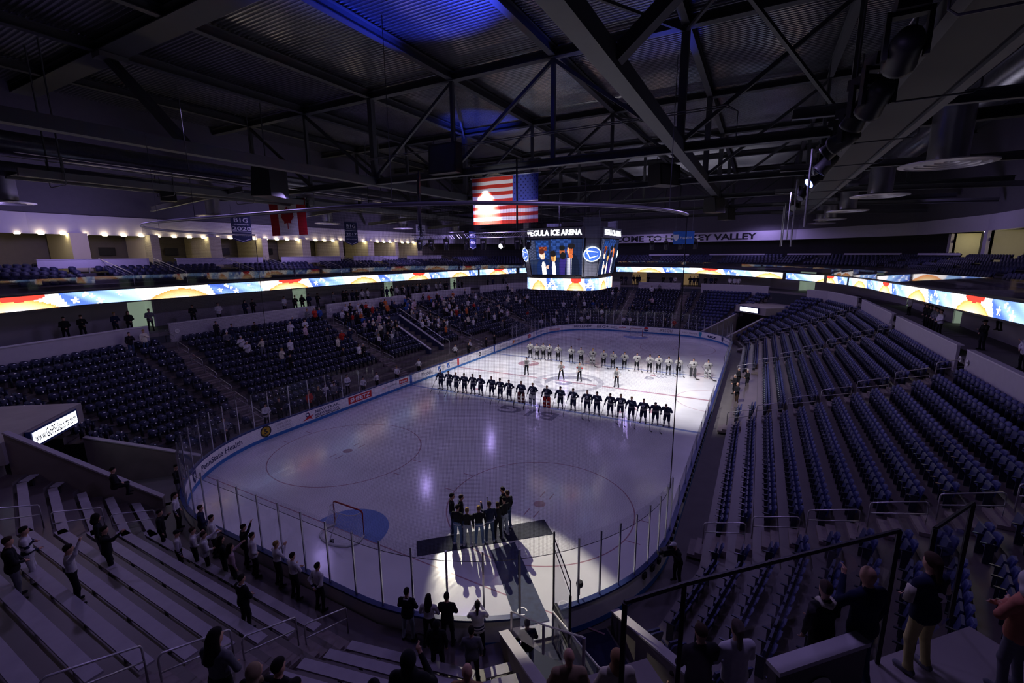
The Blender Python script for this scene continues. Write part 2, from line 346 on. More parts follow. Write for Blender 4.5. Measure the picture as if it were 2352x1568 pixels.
# left side, reading away from the camera
ad_text('utz', -10.1, -8.6, .42, .42, AD_N, .03)
sh = -6.9; ad_shape(SHIELD, sh, .62, AD_N); ad_shape([(-.13, .16), (.1, .2), (.16, .02), (.02, -.2), (-.06, -.02)], sh, .62, AD_W, .014)
ad_text('PennState Health', -5.95, -2.2, .46, .34, AD_N, .012)
ad_shape(O_(.40), XS(-22.35), .62, AD_K); ad_shape(O_(.31), XS(-22.35), .62, AD_Y, .013); ad_shape(O_(.25), XS(-22.35), .62, AD_K, .015); ad_shape(O_(.235), XS(-22.35), .62, AD_Y, .017); ad_text('5', XS(-22.48), XS(-22.22), .46, .34, AD_K, .03, .02)
ad_text('HEMLOCK', XS(-21.6), XS(-20.4), .70, .17, AD_G); ad_text('& TALONS', XS(-21.55), XS(-20.5), .47, .15, AD_G); ad_shape(R_(1.1, .02), XS(-21), .36, AD_G)
ad_shape([(-.5, -.3), (-.15, -.12), (.05, .3), (.2, -.05), (.5, .02), (.25, -.15), (.4, -.32), (.05, -.22)], XS(-19.05), .62, AD_R); ad_shape(O_(.17), XS(-19.1), .72, AD_N, .013); ad_shape(O_(.1), XS(-19.1), .72, AD_W, .015)
ad_text('NEW TRAIL', XS(-18.45), XS(-16.2), .66, .2, AD_N, .015); ad_text('BREWING CO.', XS(-18.45), XS(-16.2), .38, .2, AD_N, .015); ad_shape(R_(2.3, .05), XS(-17.3), .3, AD_K)
ad_shape(R_(2.5, .56), XS(-14.05), .62, AD_R); ad_text('SHEETZ', XS(-15.1), XS(-13.0), .47, .32, AD_W, .03, .014)
ad_text('NOVA', XS(-11.5), XS(-11.0), .58, .13, AD_R); ad_text('DEVELOPMENT', XS(-10.95), XS(-9.8), .58, .13, AD_N)
ad_shape(R_(1.15, .38), XS(-8.8), .68, AD_R); ad_text('bryant', XS(-9.25), XS(-8.35), .59, .2, AD_W, .02, .014); ad_shape(R_(1.1, .03), XS(-8.8), .38, AD_N)
ad_text('Modelo', XS(-6.2), XS(-4.5), .44, .42, AD_N, -.003)
for xx in (-3.35, -1.8):
    ad_shape(R_(.46, .52), XS(xx), .62, AD_B); ad_shape([(-.2, -.22), (-.05, -.22), (.2, .05), (.2, .2)], XS(xx), .62, AD_W, .013)
    ad_text('PENN', XS(xx+.4), XS(xx+1.0), .66, .17, AD_G); ad_text('HIGHLANDS', XS(xx+.4), XS(xx+1.05), .44, .12, AD_G)
for xx, m in ((-7.77, BLUE_C), (7.77, BLUE_C), (0, AD_R)):
    ad_shape(R_(.34, .78), XS(xx), .61, AD_B if m is BLUE_C else m, .008)
ad_text('RESTORATION', XS(1.0), XS(2.6), .62, .15, AD_G); ad_text('SERVICES', XS(1.0), XS(2.4), .42, .13, AD_G)
ad_shape(R_(.4, .44), XS(4.4), .62, AD_K); ad_shape([(-.12, -.12), (0, .14), (.12, -.12)], XS(4.4), .62, AD_W, .013)
ad_text('CHAMPION HOMES', XS(4.9), XS(7.1), .6, .17, AD_G); ad_text('of PENNSYLVANIA', XS(4.9), XS(7.1), .4, .11, AD_G)
ad_text('UPMC', XS(9.2), XS(11), .5, .26, AD_G)
ad_shape([(-.4, -.2), (0, .25), (.25, .1), (.1, -.2)], XS(12.9), .62, AD_O); ad_text('McQUAIDE', XS(13.3), XS(14.9), .52, .22, AD_N, .01)
ad_shape(O_(.55, 24, .26), XS(17.6), .62, AD_R); ad_text('PSECU', XS(17.2), XS(18.0), .56, .14, AD_W, 0, .013)
ad_shape(R_(.14, .6), XS(20.0), .62, AD_B); ad_text('FURNER', XS(20.3), XS(22.6), .56, .2, AD_B)
ad_shape(R_(2.3, .05), S_FL+3.3, .32, AD_R); ad_text('Restaurants', S_FL+2.2, S_FL+4.5, .42, .26, AD_R, .01); ad_text('The', S_FL+2.2, S_FL+2.7, .75, .12, AD_N)
ad_text('BUD LIGHT', S_FL+7.1, S_FL+10.0, .47, .34, AD_N, .03)
ad_text('B', S_FL+10.8, S_FL+11.25, .43, .4, AD_G, .02); ad_text('1G+', S_FL+11.35, S_FL+12.7, .43, .4, AD_N, .03)
ad_shape(R_(1.0, .05), S_FE+.1, .74, AD_G); ad_shape(R_(1.1, .06), S_FE+.15, .48, AD_N)
ad_text('AAA', S_FE+.9, S_FE+2.1, .55, .26, AD_R, .02); ad_shape(R_(.9, .05), S_FE+2.2, .42, AD_B)
for rr, m, of in ((.36, AD_N, .010), (.34, AD_W, .012)): ad_shape(O_(rr), S_FE+5.15, .62, m, of)
ad_shape([(.33*math.cos(t), .33*math.sin(t)) for t in [.15+i*.285 for i in range(11)]], S_FE+5.15, .63, AD_R, .014); ad_shape([(.33*math.cos(t), .33*math.sin(t)) for t in [PI+.15+i*.285 for i in range(11)]], S_FE+5.15, .61, AD_N, .014)
ad_text('PSECU', S_FE+7.3, S_FE+9.0, .42, .42, AD_K, -.002)
ad_text('HIGHMARK', S_FR+1.6, S_FR+4.0, .48, .24, AD_G, .004); ad_shape(SHIELD, S_FR+4.35, .6, AD_T)
ad_text('utz', S_FR+5.6, S_FR+7.3, .40, .40, AD_N, .04)
ad_shape(SHIELD, S_FR+8.7, .6, AD_N); ad_text('PennState', S_FR+9.1, S_FR+11, .52, .18, AD_N)
# black blocks along the outside of the right boards
for k in range(46):
    s = S_R+27.5+k*.55
    if 41.2 < s-S_R < 42.0 or s > S_NR+3.2: continue
    (x, y), t, n = bpath(s); b = MB(); b.obox((x+n[0]*.15, y+n[1]*.15, .80), (t[0]*.10, t[1]*.10, 0), (n[0]*.06, n[1]*.06, 0), (0, 0, .10))
    tag(b.build('bumper_block', BLACK), 'small black block in the row on the outer face of the right boards', 'block', 'black blocks on the right boards')

# ------------------------------------------------------------------ glass panels with posts
def glass_run(s0, s1, zt, wd, lab, grp, post=ALU):
    n = max(1, round((s1-s0)/wd))
    for i in range(n):
        a, c = s0+(s1-s0)*i/n, s0+(s1-s0)*(i+1)/n
        (x0, y0), _, n0 = bpath(a); (x1, y1), _, n1 = bpath(c); o = .06
        A = Vector((x0+n0[0]*o, y0+n0[1]*o, 0)); B = Vector((x1+n1[0]*o, y1+n1[1]*o, 0)); d = (B-A).normalized(); nn = Vector((-d.y, d.x, 0))
        b = MB(); b.add([A+Vector((0, 0, 1.07)), B+Vector((0, 0, 1.07)), B+Vector((0, 0, zt)), A+Vector((0, 0, zt))], [(0, 1, 2, 3)])
        g = b.build('glass_panel', GLASS); tag(g, lab, 'glass panel', grp)
        b = MB(); b.beam(A+Vector((0, 0, 1.07)), A+Vector((0, 0, zt-.12)), .055, .045, 0, nn); b.build('post', post, g)
glass_run(0, 6.2, 3.4, 1.55, 'tall rink glass panel on the left boards next to the near corner', 'glass on the left boards near the corner')
glass_run(6.2, 9.6, 3.0, 1.7, 'rink glass panel on the left boards just before the team bench', 'glass before the team bench')
glass_run(34.5, SX, 3.0, 1.2, 'rink glass panel on the left boards beyond the team benches', 'glass beyond the team benches')
glass_run(S_FL, S_FE, 3.4, 1.2, 'tall rink glass panel in the far left corner', 'glass in the far left corner')
glass_run(S_FE, S_FR, 3.4, 1.26, 'tall rink glass panel behind the far goal', 'glass behind the far goal')
glass_run(S_FR, S_R, 3.4, 1.2, 'tall rink glass panel in the far right corner', 'glass in the far right corner')
glass_run(S_R, S_R+14, 2.15, 2.0, 'low rink glass panel on the far part of the right boards', 'glass on the far right boards')
glass_run(S_R+24.5, S_NR, 2.15, 2.2, 'low rink glass panel on the right boards beside the seats', 'glass on the near right boards')
glass_run(S_NR, GATE0, 3.5, .87, 'tall rink glass panel in the near right corner above the lilac boards', 'glass in the near right corner')
glass_run(GATE1, S_NE, 3.5, 1.15, 'tall rink glass panel left of the open gate with lit ice behind', 'glass left of the gate')
glass_run(S_NE, S_NL, 3.5, 1.26, 'tall rink glass panel at the near end behind the goal', 'glass across the near end')
glass_run(S_NL, PERI, 3.5, 1.1, 'tall rink glass panel in the near left corner', 'glass in the near left corner')
# open gate: black framed posts, glass door swung outwards and its board leaf
(gx0, gy0), gt0, gn0 = bpath(GATE1); (gx1, gy1), gt1, gn1 = bpath(GATE0)
g = empty('rink_gate', (gx1, gy1, 0)); tag(g, 'open rink gate with dark posts and a board leaf swung out beside the carpet', 'gate')
def loc(v): return (v[0]-gx1, v[1]-gy1, v[2])
b = MB(); b.beam(loc((gx0, gy0, 1.0)), loc((gx0, gy0, 3.15)), .06, .06); b.build('gate_post', STEEL, g)
b = MB(); b.beam(loc((gx1, gy1, 1.0)), loc((gx1, gy1, 3.75)), .05, .05); b.build('gate_post', STEEL, g)
hx, hy = -29.15, -11.45
b = MB(); b.beam(loc((hx, hy, .9)), loc((hx, hy, 2.75)), .06, .06); b.build('gate_post', BLACK, g)
b = MB(); b.beam(loc((gx1, gy1, .98)), loc((hx, hy, .98)), .10, .1); b.build('leaf_cap', BLACK, g)
b = MB(); b.beam(loc((gx1, gy1, .5)), loc((hx, hy, .5)), .06, .86); leaf = b.build('board_leaf', WHITE_M, g)
dv = (Vector((hx, hy, 0))-Vector((gx1, gy1, 0))).normalized(); nv = Vector((dv.y, -dv.x, 0))
b = MB(); put_text(b, 'NG', .62, Vector(loc((gx1, gy1, .28)))+dv*.25-nv*(-.04), dv, (0, 0, 1), .03); put_text(b, 'NG', .62, Vector(loc((hx, hy, .28)))-dv*.25+nv*(-.04), -dv, (0, 0, 1), .03); b.build('lettering', AD_N, leaf)
b = MB(); b.add([loc((gx1, gy1, 1.05)), loc((hx, hy, 1.05)), loc((hx, hy, 3.25)), loc((gx1, gy1, 3.6))], [(0, 1, 2, 3)]); b.build('gate_glass', GLASS, g)
b = MB(); b.path([loc((gx1, gy1, 3.55)), loc((hx, hy, 3.2)), loc((hx, hy, 2.75))], .018, 6); b.path([loc((gx1, gy1, 3.2)), loc((hx, hy, 2.85))], .015, 6); b.build('gate_frame', BLACK, g)
# small sockets of rink camera seen on the ice side
b = MB(); b.beam((-27.1, -11.0, 1.07), (-27.1, -11.0, 1.45), .03, .03); b.lathe([(.0, .1), (.1, .09), (.12, 0), (.1, -.09), (0, -.1)], (-27.1, -11.0, 1.5), 10)
tag(b.build('small_camera', BLACK), 'small camera on a stalk inside the glass above the lit ice', 'camera')

# ------------------------------------------------------------------ goals
def goal(x, y, face, lab):
    g = empty('hockey_goal', (x, y, 0), 0 if face > 0 else PI); tag(g, lab, 'goal')
    RED = mat('goal_red', (.30, .012, .02), .4); GREY = mat('goal_white', (.6, .6, .62), .5)
    b = MB(); b.path([(0, -.915, 0), (0, -.915, 1.12), (0, -.86, 1.19), (0, -.78, 1.22), (0, .78, 1.22), (0, .86, 1.19), (0, .915, 1.12), (0, .915, 0)], .035, 8); b.build('front_frame', RED, g, True)
    base = [(0, -.915), (-.5, -1.1), (-.9, -.85), (-1.08, -.4), (-1.12, 0), (-1.08, .4), (-.9, .85), (-.5, 1.1), (0, .915)]
    b = MB(); b.path([(px, py, .05) for px, py in base], .05, 8); b.build('base_frame', GREY, g, True)
    top = [(0, -.86), (-.3, -.8), (-.48, -.5), (-.52, 0), (-.48, .5), (-.3, .8), (0, .86)]
    b = MB(); b.path([(px, py, 1.15) for px, py in top], .02, 6); b.build('top_frame', GREY, g)
    b = MB(); b.path([(-.52, 0, 1.15), (-1.12, 0, .05)], .02, 6); b.build('back_stay', GREY, g)
    N = 24
    def samp(pl, t):
        L = [0]
        for i in range(1, len(pl)): L.append(L[-1]+math.dist(pl[i], pl[i-1]))
        t *= L[-1]
        for i in range(1, len(pl)):
            if t <= L[i]+1e-9: u = (t-L[i-1])/(L[i]-L[i-1]); return (pl[i-1][0]+u*(pl[i][0]-pl[i-1][0]), pl[i-1][1]+u*(pl[i][1]-pl[i-1][1]))
        return pl[-1]
    vs_ = []; uvs = []
    for i in range(N+1):
        a = samp(base, i/N); c = samp(top, i/N)
        for k in range(7):
            t = k/6; s = -.06*math.sin(PI*t); vs_.append((a[0]+(c[0]-a[0])*t-s*.3, a[1]+(c[1]-a[1])*t, .05+1.1*t)); uvs.append((i/N*4, t*1.25))
    fs = [(i*7+k, i*7+k+1, i*7+8+k, i*7+7+k) for i in range(N) for k in range(6)]
    me = bpy.data.meshes.new('net'); me.from_pydata(vs_, [], fs); ul = me.uv_layers.new(name='UVMap')
    for l in me.loops: ul.data[l.index].uv = uvs[l.vertex_index]
    me.materials.append(GOALNET); o = bpy.data.objects.new('net', me); COL.objects.link(o); o.parent = g
    return g
goal(-27.0, -.05, 1, 'red framed hockey goal at the near end, seen from behind')
goal(27.13, 0, -1, 'red framed hockey goal at the far end, mouth facing the ice')
b = MB(); b.lathe([(0, 0), (.07, 0), (.09, .08), (.07, .16), (0, .17)], (-28.0, -.12, .02), 12); tag(b.build('water_bottle', BLACK), 'dark round bottle lying behind the near goal net', 'bottle')

# ------------------------------------------------------------------ carpet runner
CARP = mat('navy_carpet', (.014, .018, .045), .85, var=.5, vscale=4); CARP2 = mat('blue_carpet', (.030, .042, .105), .8, var=.55, vscale=5)
b = MB(); b.prism([(-22.97, -8.28), (-22.15, -7.48), (-26.2, -3.26), (-26.99, -3.93)], .003, .015); tag(b.build('carpet_strip', CARP), 'navy carpet strip laid across on the ice under the singers', 'carpet')
b = MB(); b.prism([(-25.25, -6.42), (-24.28, -7.05), (-27.47, -10.09), (-28.22, -9.28)], .0155, .022); rn = b.build('carpet_runner', CARP2); tag(rn, 'dark blue carpet runner leading from the gate to the singers', 'carpet')
q = MB(); ring(q, -27.55, -9.1, .14, .18, .024, -60, 240, 24); q.build('runner_mark', AD_W, rn)
# ------------------------------------------------------------------ the bowl: facets around the rink
ANG = [-90, -76.8, -45, -13.2, 0, 13.2, 45, 76.8, 90, 103.2, 135, 166.8, 180, 193.2, 225, 256.8]; NF = 16
IX = {a: i for i, a in enumerate(ANG)}
def nrm(i): a = ANG[i % NF]*D2R; return (math.cos(a), math.sin(a))
def ccen(i):
    a = ANG[i % NF] % 360; sx = 1 if math.cos(a*D2R) > 1e-6 else -1; sy = 1 if math.sin(a*D2R) > 1e-6 else -1; return (sx*CX, sy*CY)
def lnc(i, d):
    n = nrm(i); a = ANG[i % NF]
    if a in (-90, 90): return HY+d
    if a in (0, 180): return HX+d
    c = ccen(i); return n[0]*c[0]+n[1]*c[1]+RC+d
def vtx(i, d):                 # corner between facet i and i+1 at offset d
    a, b_ = nrm(i), nrm(i+1); ca, cb = lnc(i, d), lnc(i+1, d); D = a[0]*b_[1]-a[1]*b_[0]
    return ((ca*b_[1]-cb*a[1])/D, (a[0]*cb-b_[0]*ca)/D)
def fpt(i, d, t):              # point on facet i, t metres along (ccw) from the corner centre's foot / rink centre
    n = nrm(i); a = ANG[i % NF]; c = (0, 0) if a in (-90, 0, 90, 180) else ccen(i)
    q = lnc(i, d)-(n[0]*c[0]+n[1]*c[1]); return (c[0]+n[0]*q-n[1]*t, c[1]+n[1]*q+n[0]*t)
def ftan(i): n = nrm(i); return (-n[1], n[0])
def fts(i, p): n = nrm(i); a = ANG[i % NF]; c = (0, 0) if a in (-90, 0, 90, 180) else ccen(i); return -(p[0]-c[0])*n[1]+(p[1]-c[1])*n[0]
STD = [(1.33+.855*k, .5+.385*k) for k in range(14)]; STD_END = (1.33+.855*14-.5, .5+.385*13)
STP = [(.95+.83*k, .5+.5*k) for k in range(15)]
def prof(i): return STP if ANG[i % NF] in (166.8, 180, 193.2) else STD
def pitch(i): return .83 if prof(i) is STP else .855
TUN = {135: (-1.9, 2.8), 225: (-1.65, 1.9), -45: (-1.9, 2.8)}     # tunnel through the corner facets, t range

def facet_ranges(i, d):
    """list of (t0, t1, profile) along facet i at offset d, cut by a tunnel"""
    a = ANG[i % NF]; t0 = fts(i, vtx(i-1, d)); t1 = fts(i, vtx(i, d))
    if a == 135: return [(t0, TUN[a][0], STD), (TUN[a][1], t1, STP)]
    if a == 225: return [(t0, TUN[a][0], STP), (TUN[a][1], t1, STD)]
    if a == -45: return [(t0, TUN[a][0], STD), (TUN[a][1], t1, STD)]
    return [(t0, t1, prof(i))]
NAMES = {-90: 'right', -76.8: 'right', -45: 'right_corner', -13.2: 'far', 0: 'far', 13.2: 'far', 45: 'far_corner', 76.8: 'left', 90: 'left', 103.2: 'left', 135: 'left_corner', 166.8: 'near', 180: 'near', 193.2: 'near', 225: 'near_corner', 256.8: 'right'}
DEND = 12.45
def stand_mesh(i):
    mb = MB(); rngs = facet_ranges(i, 2)
    for j in range(len(rngs)):
        P = rngs[j][2]; pt = .83 if P is STP else .855; z_prev = 0
        n_rows = len(P)
        for k, (d, z) in enumerate(P):
            d0 = .2 if (k == 0 and P is STP) else d
            d1 = d+pt if k < n_rows-1 else DEND+.2
            if d0 > DEND: break
            d1 = min(d1, DEND+.3)
            a = facet_ranges(i, d0)[j]; c = facet_ranges(i, d1)[j]
            q = [fpt(i, d0, a[0]), fpt(i, d0, a[1]), fpt(i, d1, c[1]), fpt(i, d1, c[0])]
            mb.add([(*q[0], z), (*q[1], z), (*q[2], z), (*q[3], z)], [(0, 3, 2, 1)], 0)
            mb.add([(*q[0], z_prev), (*q[1], z_prev), (*q[1], z), (*q[0], z)], [(0, 1, 2, 3)], 1)
            for e in (0, 1): pass
            z_prev = z
    return mb.build('floor_'+NAMES[ANG[i]]+'_stand', [TREAD, CONC_D])
for i in range(NF): struct(stand_mesh(i), 'stepped concrete terrace of the stand')
b = MB(); b.prism([(70, -52), (70, 52), (-62, 52), (-62, -52)], -.3, -.051); struct(b.build('floor_ground', CONC_D), 'dark floor around the rink')

# aisles: facet -> t positions (side facets use X: right side runs ccw toward +X, left toward -X)
AISLE = {-90: [-21.4, -6.8, 7.9, 22.4], 90: [21.6, 6.7, -7.2, -22.2], 0: [-4.3, 4.3], 180: [4.9, -6.9]}
def in_aisle(i, t, half=.62): return any(abs(t-q) < half for q in AISLE.get(ANG[i % NF], []))
STEPM = mat('stair_step', (.21, .17, .18), .6, var=.3)
def aisle_mesh(i, t):
    mb = MB(); P = prof(i); pt = pitch(i); n = nrm(i)
    dz = .5 if P is STP else .385
    for k, (d, z) in enumerate(P):
        if d > DEND-.3: break
        for h in (1, 2):
            x, y = fpt(i, d-pt*.33*h+.0, t); x2, y2 = fpt(i, d, t)
            zz = z-dz*h/3
            c = ((x+x2)/2, (y+y2)/2); L = math.dist((x, y), (x2, y2))
            mb.obox((c[0], c[1], zz-.06), (n[0]*L/2, n[1]*L/2, 0), (-n[1]*.55, n[0]*.55, 0), (0, 0, .06))
    return mb.build('stair_steps', STEPM)
def rail_at(i, t, k0, span=2, label=None, off=0.0):
    P = prof(i); pt = pitch(i); dz = .5 if P is STP else .385
    d0 = P[k0][0]-.05; d1 = d0+pt*(span-.62+.35); z0 = P[k0][1]-.0; z1 = z0+dz*(span-1)
    A = Vector((*fpt(i, d0, t+off), z0)); B = Vector((*fpt(i, d1, t+off), z1)); h = .95; d = (B-A); d.z = 0; d.normalize()
    U = Vector((0, 0, 1)); top = []
    rc = .1
    b = MB(); b.path([A-A, (A-A)+U*(h-rc), d*.03+U*(h-.03), d*rc+U*h, (B-A)-d*rc+U*h, (B-A)-d*.03+U*(h-.03), (B-A)+U*(h-rc), B-A], .024, 8)
    b.path([U*(h-.42), (B-A)+U*(h-.42)], .02, 6)
    o = b.build('stair_handrail', RAIL, None, True); o.location = A; return o
AISLE_LAB = {(-90, 0): 'nearest aisle of the right stand', (-90, 1): 'second aisle of the right stand', (-90, 2): 'third aisle of the right stand', (-90, 3): 'far bend aisle of the right stand', (90, 0): 'far bend aisle of the left stand', (90, 1): 'middle aisle of the crowded left stand', (90, 2): 'second aisle of the left stand', (90, 3): 'nearest aisle of the left stand', (0, 0): 'right aisle of the far stand', (0, 1): 'left aisle of the far stand', (180, 0): 'aisle between the student benches', (180, 1): 'aisle beside the corner benches at left'}
for a, ts in AISLE.items():
    i = IX[a]
    for j, t in enumerate(ts):
        struct(aisle_mesh(i, t), 'concrete steps of the '+AISLE_LAB[(a, j)])
        for n_, k in enumerate(range(0, 14 if a != 180 else 9, 2)):
            if a == 90 and j in (1,) and k < 2: continue
            if a == 180 and j == 0 and k == 8: continue
            o = rail_at(i, t, k); tag(o, '%s metal handrail up the %s' % (ORD[n_], AISLE_LAB[(a, j)]), 'handrail', 'stair handrails')

# ------------------------------------------------------------------ tunnels in the corners
TW = mat('tunnel_wall', (.20, .17, .16), .8, var=.3, vscale=1.5); TCAP = mat('tunnel_cap', (.36, .33, .38), .6)
def tunnel(a, depth, zb, ztop_std, ztop_stp, label):
    i = IX[a]; t0, t1 = TUN[a]
    for t, zt, sd in ((t0, ztop_std if a != 225 else ztop_stp, -1), (t1, ztop_stp if a != 225 else ztop_std, 1)):
        b = MB(); A = fpt(i, .35, t); B = fpt(i, depth, t); tn = ftan(i)
        vs_ = []
        for (x, y), z in ((A, zt[0]), (B, zt[1])):
            for o in (0, .22): vs_ += [(x+tn[0]*o*sd, y+tn[1]*o*sd, -.05), (x+tn[0]*o*sd, y+tn[1]*o*sd, z)]
        b.add(vs_, [(0, 4, 5, 1), (2, 3, 7, 6), (1, 5, 7, 3), (0, 1, 3, 2), (4, 6, 7, 5)])
        o = struct(b.build('wall_tunnel', TW), 'side wall of the '+label)
        b = MB(); b.beam((A[0]+tn[0]*.11*sd, A[1]+tn[1]*.11*sd, zt[0]+.03), (B[0]+tn[0]*.11*sd, B[1]+tn[1]*.11*sd, zt[1]+.03), .3, .06); b.build('wall_cap', TCAP, o)
    # landing over the tunnel mouth and its front wall
    n = nrm(i); b = MB()
    if a == 225:
        b.prism([fpt(i, depth, .35), fpt(i, depth, t1+1.9), fpt(i, DEND+.3, t1+1.9), fpt(i, DEND+.3, .35)], 4.3, 6.4, 0)
        b.prism([fpt(i, depth-.3, -.3), fpt(i, depth-.3, .36), fpt(i, DEND+.3, .36), fpt(i, DEND+.3, -.3)], 4.3, 5.3, 0)
        b.prism([fpt(i, 5.3, t0), fpt(i, 5.3, -.2), fpt(i, DEND, -.2), fpt(i, DEND, t0)], 4.0, 4.45, 0)
    else:
        b.prism([fpt(i, depth, t0-.4), fpt(i, depth, t1+.4), fpt(i, DEND+.3, t1+1.6), fpt(i, DEND+.3, t0-1.6)], zb, zb+1.0, 0)
    return struct(b.build('floor_landing', CONC), 'concrete landing above the '+label)
tunnel(135, 5.6, 3.55, (.9, 2.7), (1.0, 4.9), 'near left corner tunnel')
tunnel(-45, 6.3, 3.55, (.9, 3.2), (.9, 3.2), 'far right corner tunnel')
tunnel(225, 7.9, 4.3, (.7, 3.4), (.95, 4.6), 'near right corner tunnel')
def glass_screen(pts, z0s, z1s, lab, capm=BLACK, r=.03):
    b = MB(); n = len(pts)
    b.add([(*p_, z) for p_, z in zip(pts, z0s)]+[(*p_, z) for p_, z in zip(pts, z1s)], [(k, k+1, n+k+1, n+k) for k in range(n-1)]); g = b.build('glass_screen', GLASS2); tag(g, lab, 'glass screen')
    b = MB(); b.path([(*p_, z) for p_, z in zip(pts, z1s)], r, 6); b.build('top_rail', capm, g)
    for p_, za, zb_ in zip(pts, z0s, z1s): b = MB(); b.beam((*p_, za), (*p_, zb_), .05, .05); b.build('post', capm, g)
    return g
i = IX[225]
glass_screen([fpt(i, 7.95, -2.4), fpt(i, 7.9, -1.6), fpt(i, 7.95, 1.75)], [4.45, 4.45, 6.4], [8.45, 8.45, 8.5], 'tall glass screen with black top rail in front of the bottom right landing')
glass_screen([fpt(i, 7.98, 2.4), fpt(i, 7.7, 3.7)], [6.4, 6.4], [8.42, 8.42], 'second tall glass screen behind the navy and cream jacket')
glass_screen([fpt(i, .5, -1.55), fpt(i, 3.2, -1.55), fpt(i, 5.3, -1.55)], [.95, 2.9, 4.5], [1.75, 3.7, 5.3], 'sloping glass rail along the left of the carpet tunnel', RAIL, .02)
glass_screen([fpt(i, .2, -.1), fpt(i, 3.2, -.1), fpt(i, 5.3, -.1)], [.0, .0, .0], [1.1, 2.1, 3.2], 'dark dividing screen with bright top edge right of the carpet tunnel', RAIL, .03)
b = MB(); b.obox((*fpt(i, 2.7, -.02), .7), (*(Vector(nrm(i))*2.5), .0), (*(Vector(ftan(i))*.05), 0), (0, 0, .7)); struct(b.build('wall_tunnel_divider', WALLD), 'dark dividing wall in the near right tunnel')
b = MB(); A = fpt(i, 8.25, -.55); B = fpt(i, 8.25, .9); b.beam((*A, 6.3), (*B, 6.3), .12, 2.0); w1 = struct(b.build('wall_section', CONC_D), 'low dark wall bearing the number 101'); b = MB(); b.beam((*A, 7.33), (*B, 7.33), .2, .06); b.build('wall_cap', CAP, w1)
n = nrm(i); tn = ftan(i); C = fpt(i, 8.33, .12); R = Vector((tn[0], tn[1], 0)); F = Vector((n[0], n[1], 0)); b = MB(); b.add([R*(.23*math.cos(2*PI*k/28))+Vector((0, 0, .23*math.sin(2*PI*k/28))) for k in range(28)], [tuple(range(28))]); o = b.build('section_sign', mat('sign_cream', (.62, .64, .52), .6)); o.location = (*C, 6.83); tag(o, 'round cream sign reading 101 on the low wall at the bottom right', 'sign')
b = MB(); put_text(b, '101', .22, F*.012-Vector((0, 0, .08)), R, (0, 0, 1), .006, center=True); b.build('number', BLACK, o)
LIT = mat('lit_sign_face', (.9, .92, 1), .5, var=0, emit=2.6, ecol=(.85, .9, 1))
def lit_sign(a, depth, tm, z, wd, ht, txt, label, tilt=.12):
    i = IX[a]; n = nrm(i); tn = ftan(i); x, y = fpt(i, depth-.16, tm)
    o = empty('lit_sign', (x, y, z)); tag(o, label, 'sign')
    r = Vector((tn[0], tn[1], 0))*(-1); f = Vector((-n[0], -n[1], 0)); U = Vector((0, 0, 1))
    b = MB(); b.obox((0, 0, 0), r*(wd/2+.1), f*-.1, U*(ht/2+.1)); b.build('sign_box', BLUE_C, o)
    b = MB(); b.add([r*s*wd/2+U*q*ht/2+f*.11 for s, q in ((-1, -1), (1, -1), (1, 1), (-1, 1))], [(0, 1, 2, 3)]); b.build('lit_face', LIT, o)
    b = MB(); put_text(b, txt, .62, r*0+f*.125-U*.2, r, U, .008, 1, center=True, width=wd*.93); b.build('lettering', BLACK, o)
lit_sign(135, 5.6, .3, 4.12, 3.15, .62, 'www.GoPSUsports.com', 'long lit white sign above the tunnel at the left edge')
lit_sign(-45, 6.3, .45, 4.1, 3.2, .6, 'www.GoPSUsports.com', 'small lit white sign above the far right corner tunnel')
# blue floor mat of the near right tunnel
i = IX[225]; b = MB(); b.prism([fpt(i, .2, -2.7), fpt(i, .2, 1.8), fpt(i, 7.5, 1.8), fpt(i, 7.5, -2.7)], -.04, -.02); struct(b.build('floor_mat', mat('blue_floor', (.008, .012, .05), .8)), 'dark blue floor of the near right tunnel')

# ------------------------------------------------------------------ player tunnel in the left stand
def wedge(name, x0, x1, y0, y1, z0, z1, m, label):
    b = MB(); b.add([(x0, y0, 0), (x1, y0, 0), (x1, y1, 0), (x0, y1, 0), (x0, y0, z0), (x1, y0, z0), (x1, y1, z1), (x0, y1, z1)], [(0, 1, 5, 4), (1, 2, 6, 5), (2, 3, 7, 6), (3, 0, 4, 7), (4, 5, 6, 7)])
    return struct(b.build(name, m), label)
for x, s in ((-.6, 'near'), (1.7, 'far')):
    o = wedge('wall_player_tunnel', x-.1, x+.1, 16.2, 22.6, 1.75, 5.0, mat('navy_wall', (.02, .025, .07), .7), s+' wall of the player tunnel in the left stand')
    b = MB(); b.beam((x, 16.2, 1.8), (x, 22.6, 5.05), .26, .08); b.build('wall_cap', CAP, o)
b = MB(); b.obox((.55, 22.6, 4.1), (1.15, 0, 0), (0, .08, 0), (0, 0, .9)); o = struct(b.build('wall_player_tunnel', mat('navy_wall', (.02, .025, .07), .7)), 'navy end wall of the player tunnel with white letters')
b = MB(); put_text(b, 'WE ARE', .55, (-.4, 22.5, 3.95), (1, 0, 0), (0, 0, 1), .02, width=1.9); b.build('lettering', AD_W, o)
b = MB(); b.add([(1.7, 16.2, 1.8), (1.7, 22.6, 5.05), (1.7, 22.6, 5.8), (1.7, 16.2, 2.7)], [(0, 1, 2, 3)]); g = b.build('tunnel_glass', GLASS2); tag(g, 'sloping glass rail with a metal top along the player tunnel', 'glass rail')
b = MB(); b.path([(1.7, 16.2, 2.7), (1.7, 22.6, 5.85)], .04, 6); b.path([(1.7, 16.2, 2.7), (1.7, 15.3, 2.5), (1.7, 15.3, .9)], .04, 6); b.build('rail_bar', RAIL, g)

